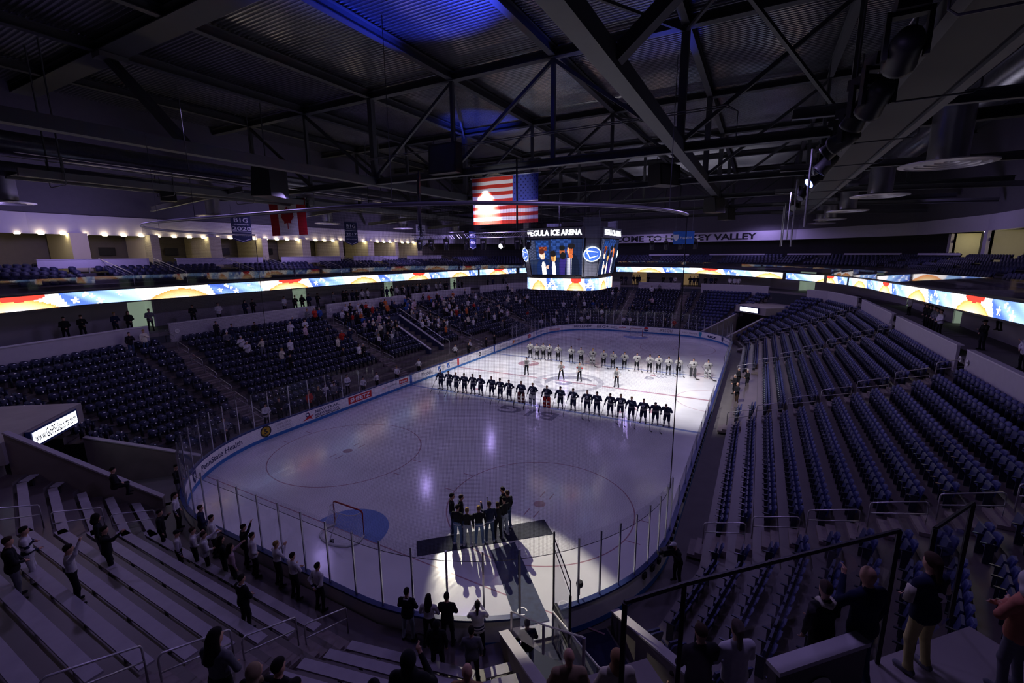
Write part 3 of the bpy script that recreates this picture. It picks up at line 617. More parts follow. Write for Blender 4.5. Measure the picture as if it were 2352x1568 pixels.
# ------------------------------------------------------------------ seats
def seat_parts():
    b = MB()   # back: rounded shell
    W_, H_ = .235, .46; prof_ = [(-W_, .0), (-W_, H_*.62), (-W_*.86, H_*.88), (-W_*.5, H_), (W_*.5, H_), (W_*.86, H_*.88), (W_, H_*.62), (W_, 0)]
    vs_ = []; n = len(prof_)
    for th in (0, .05):
        for x, z in prof_: c = .05*(1-(x/W_)**2); vs_.append((x, .16+th+c+z*.22, .40+z))
    fs = [tuple(range(n-1, -1, -1)), tuple(range(n, 2*n))]+[(k, (k+1) % n, n+(k+1) % n, n+k) for k in range(n)]
    b.add(vs_, fs); back = (b.v, b.f)
    b = MB()   # folded seat pan
    vs_ = [(-.21, .02, .40), (.21, .02, .40), (.21, .10, .40), (-.21, .10, .40), (-.20, .10, .78), (.20, .10, .78), (.20, .16, .78), (-.20, .16, .78)]
    b.add(vs_, [(0, 3, 2, 1), (0, 1, 5, 4), (1, 2, 6, 5), (2, 3, 7, 6), (3, 0, 4, 7), (4, 5, 6, 7)]); pan = (b.v, b.f)
    b = MB(); b.box((.255, .06, .30), .035, .20, .60); b.box((.255, .02, .61), .05, .34, .035); arm = (b.v, b.f)
    b = MB(); b.add([(-.05, .075, .79), (.05, .075, .79), (.05, .12, .815), (-.05, .12, .815)], [(0, 1, 2, 3)]); b.add([(-.03, -.01, .50), (.03, -.01, .50), (.03, .005, .56), (-.03, .005, .56)], [(0, 1, 2, 3)]); plate = (b.v, b.f)
    return back, pan, arm, plate
BACK, PAN, ARM, PLATE = seat_parts()
def mesh_of(name, vf, m):
    me = bpy.data.meshes.new(name); me.from_pydata(vf[0], [], vf[1]); me.materials.append(m); return me
PLATE_M = mat('seat_plate_glint', (.8, .8, .85), .3, .0, var=0); ARM_M = mat('seat_arm', (.03, .035, .06), .28, .3, var=0)  # number plates coloured white so the metal's glint is painted in
SEATS = []
for i in range(NF):
    for j in range(len(facet_ranges(i, 2))):
        P = facet_ranges(i, 2)[j][2]
        if P is STP: continue
        for k, (d, z) in enumerate(P):
            if d+.7 > DEND: break
            r = facet_ranges(i, d+.45)[j]; L = r[1]-r[0]-.3; m = int(L/.535)
            for q in range(m):
                t = r[0]+.15+(L-m*.535)/2+.535*(q+.5)
                if in_aisle(i, t, .82): continue
                x, y = fpt(i, d+.42, t); a = ANG[i]
                if a == 90 and (-1.0 < x < 2.1) and y < 23: continue
                if a == 90 and k < 3 and -14 < x < 13: continue
                if a == -90 and k < 2 and -4.2 < x < 8.5: continue
                if a == 90 and k < 1 and x > 13 and x < 15: continue
                if d > 6.9 and a == 225: continue
                SEATS.append((x, y, z, a*D2R-PI/2, a, k))
def seat_rank(s): return math.dist(s[:2], (-39.6, -15.4))
SEATS.sort(key=seat_rank)
right_first = [s for s in SEATS if s[4] in (-90, 256.8, 225)][:300]
rf = set(id(s) for s in right_first); rest = [s for s in SEATS if id(s) not in rf]
mb_, mp_, ma_ = mesh_of('backrest', BACK, NAVY_B), mesh_of('seat_pan', PAN, NAVY), mesh_of('armrest', ARM, ARM_M)
for n_, s in enumerate(right_first):
    o = link('stadium_seat', mb_, None, s[:3], s[3])
    corner = s[4] != -90
    tag(o, 'navy folding seat with pale blue back in the near corner block of the right stand' if corner else 'navy folding seat with pale blue back in the long right-hand stand', 'seat', 'seats in the near corner block' if corner else 'nearest seats of the right stand')
    link('seat_pan', mp_, o); link('armrest', ma_, o)
def merged(name, groups, mats_):
    V = []; F = []; M_ = []; off = 0
    for seats, mi, (v, f) in [(g_, mi, vf) for g_, ps in groups for mi, vf in ps]:
        v = np.array(v); ft = [t for q in f for t in ((q[0], q[a], q[a+1]) for a in range(1, len(q)-1))]; ft = np.array(ft)
        P = np.array([s[:3] for s in seats]); A = np.array([s[3] for s in seats]); c, s_ = np.cos(A), np.sin(A)
        X = P[:, None, 0]+c[:, None]*v[None, :, 0]-s_[:, None]*v[None, :, 1]; Y = P[:, None, 1]+s_[:, None]*v[None, :, 0]+c[:, None]*v[None, :, 1]; Z = P[:, None, 2]+v[None, :, 2]
        W = np.stack([X, Y, Z], -1).reshape(-1, 3); FF = (ft[None]+(np.arange(len(seats))*len(v))[:, None, None]).reshape(-1, 3)+off
        V.append(W); F.append(FF); M_.append(np.full(len(FF), mi)); off += len(W)
    V = np.concatenate(V); F = np.concatenate(F); M_ = np.concatenate(M_)
    me = bpy.data.meshes.new(name); me.vertices.add(len(V)); me.vertices.foreach_set('co', V.ravel()); me.loops.add(F.size); me.loops.foreach_set('vertex_index', F.ravel().astype(np.int32)); me.polygons.add(len(F)); me.polygons.foreach_set('loop_start', np.arange(0, F.size, 3, dtype=np.int32)); me.polygons.foreach_set('loop_total', np.full(len(F), 3, dtype=np.int32)); me.polygons.foreach_set('material_index', M_.astype(np.int32))
    for m in mats_: me.materials.append(m)
    me.update(); me.validate(); o = bpy.data.objects.new(name, me); COL.objects.link(o); return o
NAVY_L = mat('shaded_navy_back', (.010, .013, .045), .5, spec=.3)  # same navy seats; shade of left and far stands put into the colour
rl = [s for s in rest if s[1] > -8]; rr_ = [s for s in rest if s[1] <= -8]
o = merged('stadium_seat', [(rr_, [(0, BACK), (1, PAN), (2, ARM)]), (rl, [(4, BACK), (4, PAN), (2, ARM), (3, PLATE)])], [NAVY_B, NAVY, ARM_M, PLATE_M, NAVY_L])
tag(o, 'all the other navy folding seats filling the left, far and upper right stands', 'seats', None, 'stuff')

# ------------------------------------------------------------------ student benches (near end)
BENCH = mat('bench_board', (.36, .33, .40), .5, var=.2); BFOOT = mat('bench_foot', (.03, .03, .035), .6)
def bench(i, j, k, ta, tb, label):
    d, z = STP[k]; tn = ftan(i); n = nrm(i); A = Vector((*fpt(i, d+.56, ta), z+.42)); B = Vector((*fpt(i, d+.56, tb), z+.42)); c = (A+B)/2
    b = MB(); b.beam(A-c, B-c, .30, .05); o = b.build('bleacher_bench', BENCH); o.location = c; tag(o, label, 'bench', 'student section benches')
    b = MB(); L = (B-A).length; m = max(2, int(L/1.8))
    for q in range(m):
        P = A+(B-A)*((q+.5)/m)-c; b.box((P.x, P.y, -.24), .07, .07, .42)
    b.build('bench_foot', BFOOT, o)
for k in range(11):
    d = STP[k][0]
    for a, nm in ((166.8, 'angled section beyond the left aisle'), (180, 'long middle section of the student end'), (193.2, 'section right of the student aisle')):
        i = IX[a]; r = facet_ranges(i, d+.56)[0]; lo, hi = r[0]+.06, r[1]-.06
        cuts = [t for t in AISLE.get(a, [])]
        segs = [(lo, hi)]
        if a == 180:
            segs = [(lo, -7.5), (-6.3, 4.3), (5.5, hi)]
        if a == 193.2 and k > 2: pass
        for (u, v) in segs:
            if v-u > .6: bench(i, 0, k, u, v, 'pale bench, %s row up, %s' % (ORD[k], nm if v-u > 3 else nm+', short piece'))
    for a in (135, 225):
        i = IX[a]; r = facet_ranges(i, d+.56)[1 if a == 135 else 0]
        if d > 5.0 or r[1]-r[0] < .7: continue
        bench(i, 0, k, r[0]+.25, r[1]-.06, 'short bench, %s row up, against the %s tunnel wall' % (ORD[k], 'near left' if a == 135 else 'carpet'))

# ------------------------------------------------------------------ ledge walls round the top of the lower bowl
def chain(d, i0, i1, cut0=None, cut1=None):
    """points along offset d from facet i0 to i1 (ccw)"""
    pts = []
    i = i0
    while True:
        if i == i0: pts.append(fpt(i, d, cut0) if cut0 is not None else vtx(i-1, d))
        if i == i1: pts.append(fpt(i, d, cut1) if cut1 is not None else vtx(i, d)); break
        pts.append(vtx(i, d)); i = (i+1) % NF
    return pts
def wall_run(name, pts, z0, z1, th, m, capm=None, label='', cap_over=.03, caph=.06):
    b = MB(); nP = len(pts); nn = []
    for q in range(nP):
        a = pts[max(q-1, 0)]; c = pts[min(q+1, nP-1)]; d = Vector((c[0]-a[0], c[1]-a[1])).normalized(); nn.append((d.y, -d.x))
    def bandp(o0, o1, za, zb):
        vs_ = []
        for (x, y), n in zip(pts, nn):
            for o, z in ((o0, za), (o1, za), (o1, zb), (o0, zb)): vs_.append((x+n[0]*o, y+n[1]*o, z))
        fs = [(4*q+k, 4*q+4+k, 4*q+4+(k+1) % 4, 4*q+(k+1) % 4) for q in range(nP-1) for k in range(4)]+[(0, 1, 2, 3), tuple(4*(nP-1)+k for k in (3, 2, 1, 0))]
        return vs_, fs
    b.add(*bandp(0, th, z0, z1)); o = struct(b.build(name, m), label)
    if capm:
        b = MB(); b.add(*bandp(-cap_over, th+cap_over+.12, z1, z1+caph)); b.build('ledge_cap', capm, o)
    return o
LW = mat('ledge_wall_paint', (.42, .39, .43), .75, var=.1)
LEDGES = [(-90, 0, -22.0, -7.5, 'right'), (-90, 0, -6.1, 7.2, 'right'), (-90, 0, 8.6, 21.7, 'right'), (-76.8, 1, None, None, 'right'), (-45, 2, None, -2.9, 'right_corner'), (-45, 2, 3.6, None, 'right_corner'), (-13.2, 3, None, None, 'far'), (0, 4, -3.6, 3.6, 'far'), (13.2, 5, None, None, 'far'), (45, 6, None, None, 'far_corner'), (76.8, 7, None, None, 'left'), (90, 8, -22.0, -7.4, 'left'), (90, 8, -5.9, 7.2, 'left'), (90, 8, 8.7, 21.4, 'left'), (90, 8, 22.6, None, 'left'), (103.2, 9, None, None, 'left')]
# left facet runs ccw toward -X: t = -X
for a, _, c0, c1, nm in LEDGES:
    i = IX[a]
    if a == 90:
        c0, c1 = ({-22.0: -21.5, -5.9: -6.0, 8.7: 7.9, 22.6: 22.9}.get(c0, c0), {-7.4: -7.4, 7.2: 6.5, 21.4: 21.5}.get(c1, c1))
    wall_run('wall_ledge_'+nm, chain(DEND, i, i, c0, c1), 4.9, 6.95, .14, LW, CAP, 'pale ledge wall at the top of the %s stand' % nm.replace('_', ' '))
# concourse slab and the wall behind it
DW = 16.4
CW = mat('concourse_wall', (.36, .33, .38), .8, var=.12, vscale=.6)
for i in range(NF):
    a = ANG[i]
    if a in (166.8, 180, 193.2, 225): continue
    q = [vtx(i-1, DEND+.1), vtx(i, DEND+.1), vtx(i, DW+2.5), vtx(i-1, DW+2.5)]
    b = MB(); b.prism(q, 6.1, 6.4); struct(b.build('floor_concourse', CONC_D), 'concourse floor behind the ledge')
# wall with door openings: list of (facet, t, width)
DOORS = {90: [21.6, 6.7, -7.2, -22.3], -90: [-6.5, 8.2, 21.6], 0: [-4.6, 4.4], 13.2: [], -45: [0.6], 45: [-1.0]}
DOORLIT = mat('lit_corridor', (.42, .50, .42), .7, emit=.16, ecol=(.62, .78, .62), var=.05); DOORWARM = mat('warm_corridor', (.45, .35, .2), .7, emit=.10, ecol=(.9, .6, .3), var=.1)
dn = 0
for i in range(NF):
    a = ANG[i]
    if a in (180, 193.2, 225, 256.8): continue
    t0, t1 = fts(i, vtx(i-1, DW)), fts(i, vtx(i, DW)); cur = t0
    for t in sorted(DOORS.get(a, [])):
        hw = .85 if a in (90, -90) else 1.3
        if a == 45: hw = 2.4
        wall_run('wall_concourse', [fpt(i, DW, cur), fpt(i, DW, t-hw)], 6.4, 9.35, .1, CW, None, 'lilac wall at the back of the concourse')
        cur = t+hw; dn += 1
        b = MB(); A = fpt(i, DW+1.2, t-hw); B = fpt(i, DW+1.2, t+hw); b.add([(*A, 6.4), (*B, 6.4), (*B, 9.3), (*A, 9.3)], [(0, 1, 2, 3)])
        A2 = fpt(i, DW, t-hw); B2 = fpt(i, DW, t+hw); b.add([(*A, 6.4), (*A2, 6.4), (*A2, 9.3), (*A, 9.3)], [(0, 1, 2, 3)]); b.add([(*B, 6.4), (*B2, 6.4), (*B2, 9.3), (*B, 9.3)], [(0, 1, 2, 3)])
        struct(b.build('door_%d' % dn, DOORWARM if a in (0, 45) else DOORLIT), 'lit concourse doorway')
    wall_run('wall_concourse', [fpt(i, DW, cur), fpt(i, DW, t1)], 6.4, 9.35, .1, CW, None, 'lilac wall at the back of the concourse')
# small round section numbers on the ledge ends
def disc_sign(i, t, z, txt, lab, r=.17, d=DEND-.03):
    n = nrm(i); tn = ftan(i); x, y = fpt(i, d, t); o = None
    R = Vector((-tn[0], -tn[1], 0)); U = Vector((0, 0, 1)); F = Vector((-n[0], -n[1], 0))
    b = MB(); P = [R*(r*math.cos(2*PI*k/20))+U*(r*math.sin(2*PI*k/20)) for k in range(20)]; b.add([q for q in P]+[q+F*.02 for q in P], [tuple(range(20, 40))]+[(k, (k+1) % 20, 20+(k+1) % 20, 20+k) for k in range(20)])
    o = b.build('section_sign', mat('sign_white', (.75, .75, .72), .5)); o.location = (x, y, z); tag(o, lab, 'sign', 'section number discs')
    b = MB(); put_text(b, txt, r*.85, F*.025-U*r*.28, R, U, .004, center=True); b.build('number', BLACK, o); return o
for (a, t, txt, where) in ((90, 21.0, '112', 'left ledge by its second doorway'), (90, 23.4, '113', 'left ledge near the picture edge'), (90, 7.4, '111', 'left ledge beside the crowded stand'), (90, 6.0, '110', 'left ledge beyond the middle aisle'), (90, -6.7, '109', 'left ledge near the far corner'), (90, 28.0, '114', 'left ledge end above the seats'), (-90, -6.9, '103', 'right ledge end in front of the booth'), (-90, -7.9, '102', 'rightmost ledge beside the steps'), (-90, 8.9, '104', 'right ledge at the press table far end')):
    disc_sign(IX[a], t, 6.35, txt, 'small round number sign on the '+where)
# ------------------------------------------------------------------ LED picture surfaces
def lerp_path(pts, step):
    out = []; L = 0
    for a, c in zip(pts[:-1], pts[1:]):
        d = math.dist(a[:2], c[:2]); n = max(1, int(round(d/step)))
        for k in range(n): u = k/n; out.append(([a[q]+(c[q]-a[q])*u for q in range(3)], L+d*u))
        L += d
    out.append((list(pts[-1]), L)); return out
def led_mesh(name, P, col, mtl, parent=None):
    """P: (n,m,3) grid of points, col: (n-1,m-1,3) colour per cell"""
    n, m = P.shape[:2]; idx = np.arange(n*m).reshape(n, m)
    F = np.stack([idx[:-1, :-1], idx[1:, :-1], idx[1:, 1:], idx[:-1, 1:]], -1).reshape(-1, 4)
    me = bpy.data.meshes.new(name); me.vertices.add(n*m); me.vertices.foreach_set('co', P.reshape(-1)); me.loops.add(F.size); me.loops.foreach_set('vertex_index', F.ravel().astype(np.int32)); me.polygons.add(len(F)); me.polygons.foreach_set('loop_start', np.arange(0, F.size, 4, dtype=np.int32)); me.polygons.foreach_set('loop_total', np.full(len(F), 4, dtype=np.int32)); me.update()
    at = me.color_attributes.new('Col', 'FLOAT_COLOR', 'CORNER'); C = np.ones((len(F), 4, 4), np.float32); C[:, :, :3] = col.reshape(-1, 1, 3); at.data.foreach_set('color', C.ravel())
    me.materials.append(mtl); o = bpy.data.objects.new(name, me); COL.objects.link(o)
    if parent: o.parent = parent
    return o
LED = attr_emit('led_pixels', 1.75); SCREEN = attr_emit('screen_pixels', 1.25); SIGNL = attr_emit('sign_pixels', 1.3)
def star_mask(u, v, cx, cy, r):
    du, dv = u-cx, v-cy; rr = np.hypot(du, dv); th = np.arctan2(du, dv); k = np.abs(((th/(2*PI)*5) % 1)-.5)*2
    return rr < r*(.38+.62*k**1.6)
def flag_colour(s, t, per=9.75, ph=0.):
    """waving stars-and-stripes animation: s metres along, t 0..1 up"""
    q0 = (s+ph)/per; k = np.floor(q0).astype(int) % 2; q = q0-np.floor(q0); C = np.ones(s.shape+(3,))*np.array([1.25, 1.15, 1.1])
    wob = .04*np.sin(s*1.7)+.03*np.sin(s*3.1+1)
    hump = np.where((q > .06) & (q < .50), np.clip(np.sin((q-.06)/.44*PI), 0, 1)**.8*.80+wob*.5, 0)
    m = (t < hump) & (t > hump-.72); sh = np.clip((hump-t)/.7, 0, 1)[..., None]
    C = np.where(m[..., None], np.array([1.0, .30, .05])*(1-sh)+np.array([1.1, .80, .42])*sh, C)
    red = ((q-.30)/.13)**2+((t-.92)/.30)**2 < 1
    C = np.where((red & (k == 0))[..., None], np.array([.75, .045, .03]), C)
    qq = q+.05*(t-.5); blue = (qq > .53) & (qq < .98)
    bl = np.clip((qq-.53)/.45+.25*np.sin(s*2.3+t*5), 0, 1)[..., None]
    C = np.where(blue[..., None], np.array([.07, .14, .62])*(1-bl)+np.array([.42, .66, 1.0])*bl, C)
    base = np.floor(q0)*per-ph
    for cx, cy, r in ((.60, .40, .28), (.66, .78, .24), (.74, .22, .30), (.70, .60, .18), (.86, .72, .2)):
        C = np.where(star_mask(s-base, t*.87, np.full(s.shape, cx*per), cy*.87, r)[..., None], np.array([1.2, 1.2, 1.3]), C)
    return C
RIB = [(-22.5, -25.45, 9.12), (-12.5, -25.45, 9.05), (-1.4, -25.45, 8.78), (18.4, -25.45, 8.36), (27, -24.7, 8.2), (32.8, -23.0, 8.15), (37.6, -18.5, 8.26), (41.6, -12.65, 8.46), (42.9, -6, 8.72), (42.98, 1.2, 8.79), (42.6, 8.1, 8.86), (39.2, 16.8, 8.82), (33.2, 22.9, 8.78), (24, 25.3, 8.78), (12.6, 25.45, 8.82), (-3.2, 25.45, 9.0), (-20.8, 25.45, 9.0), (-26.4, 25.0, 9.05), (-32, 23.6, 9.0), (-38.5, 17.5, 9.0), (-41.5, 9, 9.0)]
def ribbon():
    S = lerp_path(RIB, .12); n = len(S); m = 13; H = .87
    P = np.zeros((n, m, 3)); s = np.array([q[1] for q in S]); base = np.array([q[0] for q in S])
    P[:, :, 0] = base[:, None, 0]; P[:, :, 1] = base[:, None, 1]; P[:, :, 2] = base[:, None, 2]+np.linspace(0, H, m)[None]
    sc = (s[:-1]+s[1:])/2; tc = (np.arange(m-1)+.5)/(m-1); tot = s[-1]
    SS, TT = np.meshgrid(-(sc-tot), tc, indexing='ij')      # reads left to right from inside
    o = empty('led_ribbon', (0, 0, 0)); tag(o, 'glowing LED ribbon board with waving flag pattern round the balcony edge', 'LED ribbon')
    led_mesh('led_face', P, flag_colour(SS, TT, ph=2.2), LED, o)
    pts = [q[0] for q in S[::8]]
    b = MB(); nn = []
    for q in range(len(pts)):
        a, c = pts[max(q-1, 0)], pts[min(q+1, len(pts)-1)]; d = Vector((c[0]-a[0], c[1]-a[1])).normalized(); nn.append((d.y, -d.x))
    def strip(prof, mi=0):
        vs_ = [(p[0]+nv[0]*u, p[1]+nv[1]*u, p[2]+z) for p, nv in zip(pts, nn) for u, z in prof]; k = len(prof)
        b.add(vs_, [(q*k+j, q*k+(j+1) % k, (q+1)*k+(j+1) % k, (q+1)*k+j) for q in range(len(pts)-1) for j in range(k)], mi)
    strip([(.02, -.10), (.35, -.10), (.35, H+.12), (-.03, H+.12), (-.03, H+.02), (.02, H+.02)]); b.build('ribbon_housing', BLACK, o)
    return pts, nn
RPTS, RN = ribbon()
# glass balustrade standing on the ribbon, each sheet a thing
gn = 0
for q in range(0, len(RPTS)-3, 3):
    A, B = Vector(RPTS[q]), Vector(RPTS[q+3]); oA, oB = Vector((*RN[q], 0))*.22, Vector((*RN[q+3], 0))*.22
    b = MB(); b.add([A+oA+Vector((0, 0, .99)), B+oB+Vector((0, 0, .99)), B+oB+Vector((0, 0, 1.85)), A+oA+Vector((0, 0, 1.85))], [(0, 1, 2, 3)])
    sd = 'right' if A.y < -20 else 'left' if A.y > 20 else 'far'
    tag(b.build('balcony_glass', GLASS2), 'clear balcony glass sheet on top of the LED ribbon on the %s side' % sd, 'glass panel', 'balcony glass on the %s side' % sd)

# ------------------------------------------------------------------ balcony terrace, suites, fascia
UPF = mat('upper_floor', (.055, .05, .058), .7); UPS = mat('upper_seats', (.012, .015, .045), .6)
BAL = [a for a in ANG if a not in (166.8, 180, 193.2, 225, 256.8)]
DF = 22.6
def ring_slab(i, d0, d1, z0, z1, m, name, lab):
    q = [vtx(i-1, d0), vtx(i, d0), vtx(i, d1), vtx(i-1, d1)]; b = MB(); b.prism(q, z0, z1); return struct(b.build(name, m), lab)
for a in BAL:
    i = IX[a]
    ring_slab(i, 13.0, 15.6, 9.38, 9.62, UPF, 'floor_balcony', 'balcony floor behind the LED ribbon')
    for k in range(5): ring_slab(i, 15.6+k*1.1, 15.6+(k+1)*1.1+.02, 9.4, 9.62+.26*(k+1), UPF, 'floor_balcony', 'stepped balcony terrace')
    ring_slab(i, 21.1, 27.5, 10.6, 10.95, UPF, 'floor_suite', 'suite floor behind the balcony seats')
# dark seats in balcony rows as one mass per kind
BS = []
for a in BAL:
    i = IX[a]
    for k in range(5):
        d = 15.6+k*1.1
        t0, t1 = fts(i, vtx(i-1, d+.5)), fts(i, vtx(i, d+.5)); m = int((t1-t0)/.56)
        for q in range(m):
            t = t0+.56*(q+.5)
            if abs(((t+3) % 10.75)-5) < .8: continue
            BS.append((*fpt(i, d+.42, t), 9.62+.26*(k+1), a*D2R-PI/2))
o = merged('balcony_seat', [(BS, [(0, BACK), (1, PAN)])], [UPS, UPS]); tag(o, 'dark folding seats in rows on the upper balcony', 'seats', None, 'stuff')
FASC = mat('fascia_paint', (.52, .49, .56), .8, var=.06)
lastp = None
for a in [-90, -76.8, -45, -13.2, 0, 13.2, 45, 76.8, 90, 103.2]:
    i = IX[a]
    wall_run('wall_fascia_'+NAMES[a], chain(DF, i, i), 14.1, 15.72, .3, FASC, None, 'pale band of wall above the %s balcony suites' % NAMES[a].replace('_', ' '))
    wall_run('wall_upper_'+NAMES[a], chain(DF+.35, i, i), 15.5, 25.6, .2, mat('upper_wall_shaded', (.10, .095, .11), .8), None, 'dark upper wall of the hall')  # wall above the fascia is unlit; that shade is put into its colour
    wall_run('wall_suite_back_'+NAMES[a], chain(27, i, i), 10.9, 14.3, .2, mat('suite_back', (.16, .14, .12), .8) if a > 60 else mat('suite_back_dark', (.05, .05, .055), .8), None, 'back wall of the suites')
    ring_slab(i, DF+.05, 27.2, 14.25, 14.4, WALLD, 'ceiling_suite', 'ceiling of the suites')
# words along the far fascia
def fascia_text(txt, y0, y1, zb, h, d=DF-.05):
    v, f, wd = text_geo(txt, 1.0, .035); b = MB(); vs_ = []
    for x, yy, _ in v:
        Y = y0+(y1-y0)*x/wd; n = None
        for a in (-45, -13.2, 0, 13.2, 45):
            i = IX[a]; p0, p1 = vtx(i-1, d), vtx(i, d)
            if p0[1]-1e-6 <= Y <= p1[1]+1e-6: u = (Y-p0[1])/(p1[1]-p0[1]); X = p0[0]+(p1[0]-p0[0])*u; break
        vs_.append((X, Y, zb+yy*h/.72))
    b.add(vs_, f); o = b.build('wall_lettering', BLACK); tag(o, 'large black words WELCOME TO HOCKEY VALLEY on the far fascia', 'lettering'); return o
fascia_text('WELCOME TO HOCKEY VALLEY', 15.2, -14.4, 14.38, 1.05)
# suites on the left: partitions, back televisions, lamps, drink-rail panels, stair rails
CREAM = mat('suite_cream', (.62, .56, .38), .75, var=.05); PANEL = mat('drink_rail', (.46, .43, .52), .6)
LAMP = mat('downlight', (1, .9, .6), .5, emit=14, ecol=(1, .86, .55), var=0)
for n_ in range(-2, 9):
    x = -22.8+5.45*n_-5.45*0
    if x > 27: break
    b = MB(); b.box((x, 33.7+3.6, 12.6), 1.15 if n_ % 2 == 0 else .7, 4.8, 3.2); struct(b.build('wall_suite_partition', CREAM), 'cream wall between two suites on the left balcony')
k = 0; x = -29.0
while x < 24:
    b = MB(); b.lathe([(0, -.03), (.16, -.03), (.19, 0), (.19, .05)], (0, 0, 0), 12); o = b.build('downlight', LAMP); o.location = (x, DF+HY-.12, 14.07); tag(o, 'small warm downlight under the left fascia', 'lamp', 'row of warm downlights over the left suites'); x += 1.36; k += 1
for n_ in range(10):
    point('suite_lamp', (-27.5+5.45*n_+.2, 37.6, 13.5), 9, (1, .80, .42), .1)
for n_ in range(8):
    x0 = -19.9+5.45*n_
    b = MB(); b.box((0, 0, 0), 1.25, .06, .75); o = b.build('wall_television', BLACK); o.location = (x0+.6, 39.7, 12.75); tag(o, 'dark television on the back wall of the %s left suite' % ORD[n_], 'television', 'suite televisions')
for n_, (xa, xb) in enumerate(((-37, -28.3), (-26.2, -18.9), (-16.65, -8.15), (-5.94, 2.55), (4.74, 13.3), (15.4, 24))):
    if n_ == 0: continue
    b = MB(); b.box(((xa+xb)/2, 33.0, 11.7), xb-xa, .08, .66); b.box(((xa+xb)/2, 33.15, 12.05), xb-xa, .45, .05); o = b.build('drink_rail', PANEL); tag(o, 'pale drink rail panel in front of the left suites, %s from the left' % ORD[n_-1], 'panel', 'drink rails of the left balcony')
    b = MB()
    for q in range(6): b.box((xa+.6+q*(xb-xa-1.2)/5, 33.05, 11.15), .08, .08, .45)
    b.build('post', ALU, o)
    for xs in (xb+.45, (xa+xb)/2+.2):
        r = MB(); A = Vector((xs, 33.2, 12.1)); B = Vector((xs+.5, 29.0, 10.9)); r.path([A-A, B-A], .03, 6)
        for h in (.22, .42, .62): r.path([Vector((0, 0, -h)), B-A+Vector((0, 0, -h))], .012, 4)
        for u in (0, .5, 1): P = (B-A)*u; r.path([P, P+Vector((0, 0, -.95))], .025, 6)
        o2 = r.build('balcony_handrail', RAIL); o2.location = A; tag(o2, 'sloping steel handrail on the steps of the left balcony', 'handrail', 'left balcony handrails')
# right and far balcony: pale rails, lit rooms at the right
for a, t0, t1 in ((-13.2, -5, 4), (0, -3.6, 3.6), (-45, -9, -1.5), (-45, .5, 8), (-76.8, -4.5, 3)):
    i = IX[a]; A, B = fpt(i, 20.2, t0), fpt(i, 20.2, t1)
    b = MB(); b.beam((*A, 11.75), (*B, 11.75), .08, .22); tag(b.build('drink_rail', PANEL), 'thin pale drink rail across the dark far balcony', 'panel', 'drink rails of the far balcony')
YEL = mat('room_yellow', (.62, .60, .40), .8, var=.05); STRIP = mat('strip_light', (1, .95, .8), .5, emit=14, ecol=(1, .93, .75), var=0)
for n_, (x0, x1) in enumerate(((36.2, 46.5), (25.4, 34.6), (12, 24.4))):
    yw = -(HY+DF+2.6); b = MB(); b.box(((x0+x1)/2, yw-.1, 12.5), x1-x0, .1, 3.2); struct(b.build('wall_lit_room', mat('room_grey', (.42, .38, .33), .8)), 'warm lit back wall of a room on the right balcony')
    b = MB(); b.box((x1+.55, yw+1.3, 12.5), .9, 2.6, 3.2); struct(b.build('wall_room_side', YEL), 'pale yellow end wall of a lit room on the right balcony')
    b = MB(); b.box((x1+.55, -(HY+DF)+.02, 12.5), .9, .5, 3.2); struct(b.build('pillar_room', FASC), 'lilac pillar between the lit rooms')
    point('room_lamp', ((x0+x1)/2-2.2, yw+1.0, 13.5), 42, (1, .86, .55), .1); point('room_lamp', ((x0+x1)/2+2.5, yw+1.0, 13.5), 42, (1, .86, .55), .1)
    b = MB(); b.box((0, 0, 0), 3.6, .12, .06); o = b.build('strip_light', STRIP); o.location = ((x0+x1)/2, yw+.9, 14.15); tag(o, 'slim ceiling strip light in the %s lit room from the right' % ORD[2-n_], 'lamp', 'strip lights of the lit rooms')
    b = MB(); P = [(.28*math.cos(2*PI*q/20), 0, .2*math.sin(2*PI*q/20)) for q in range(20)]; b.add(P, [tuple(range(19, -1, -1))]); o = b.build('wall_logo', mat('logo_dark', (.06, .06, .08), .6)); o.location = (x1+.1, yw+2.61+.05, 13.2); o.rotation_euler = (0, 0, PI/2*0); tag(o, 'small dark oval logo on the pillar of the %s lit room' % ORD[2-n_], 'logo')
b = MB(); b.box((0, 0, 0), .5, .05, .22); o = b.build('exit_sign', mat('exit_face', (.8, .75, .5), .5, emit=.5)); o.location = (40.8, -(HY+DF+2.45), 13.6); tag(o, 'small pale exit sign in the farthest lit room', 'sign')
b = MB(); put_text(b, 'EXIT', .16, (.2, .03, -.06), (-1, 0, 0), (0, 0, 1), .004); b.build('lettering', AD_R, o)
for q in range(9):
    b = MB(); b.box((0, 0, .26), .5, .45, .06); b.obox((.0, -.25, .62), (.25, 0, 0), (0, .03, .0), (0, -.1, .32)); b.box((-.2, .15, .12), .04, .04, .26); b.box((.2, .15, .12), .04, .04, .26)
    o = b.build('loge_chair', BLACK); o.location = (27.0+q*1.05, -33.6, 10.96); tag(o, 'black chair standing in the row before the lit rooms', 'chair', 'row of black chairs on the right balcony')

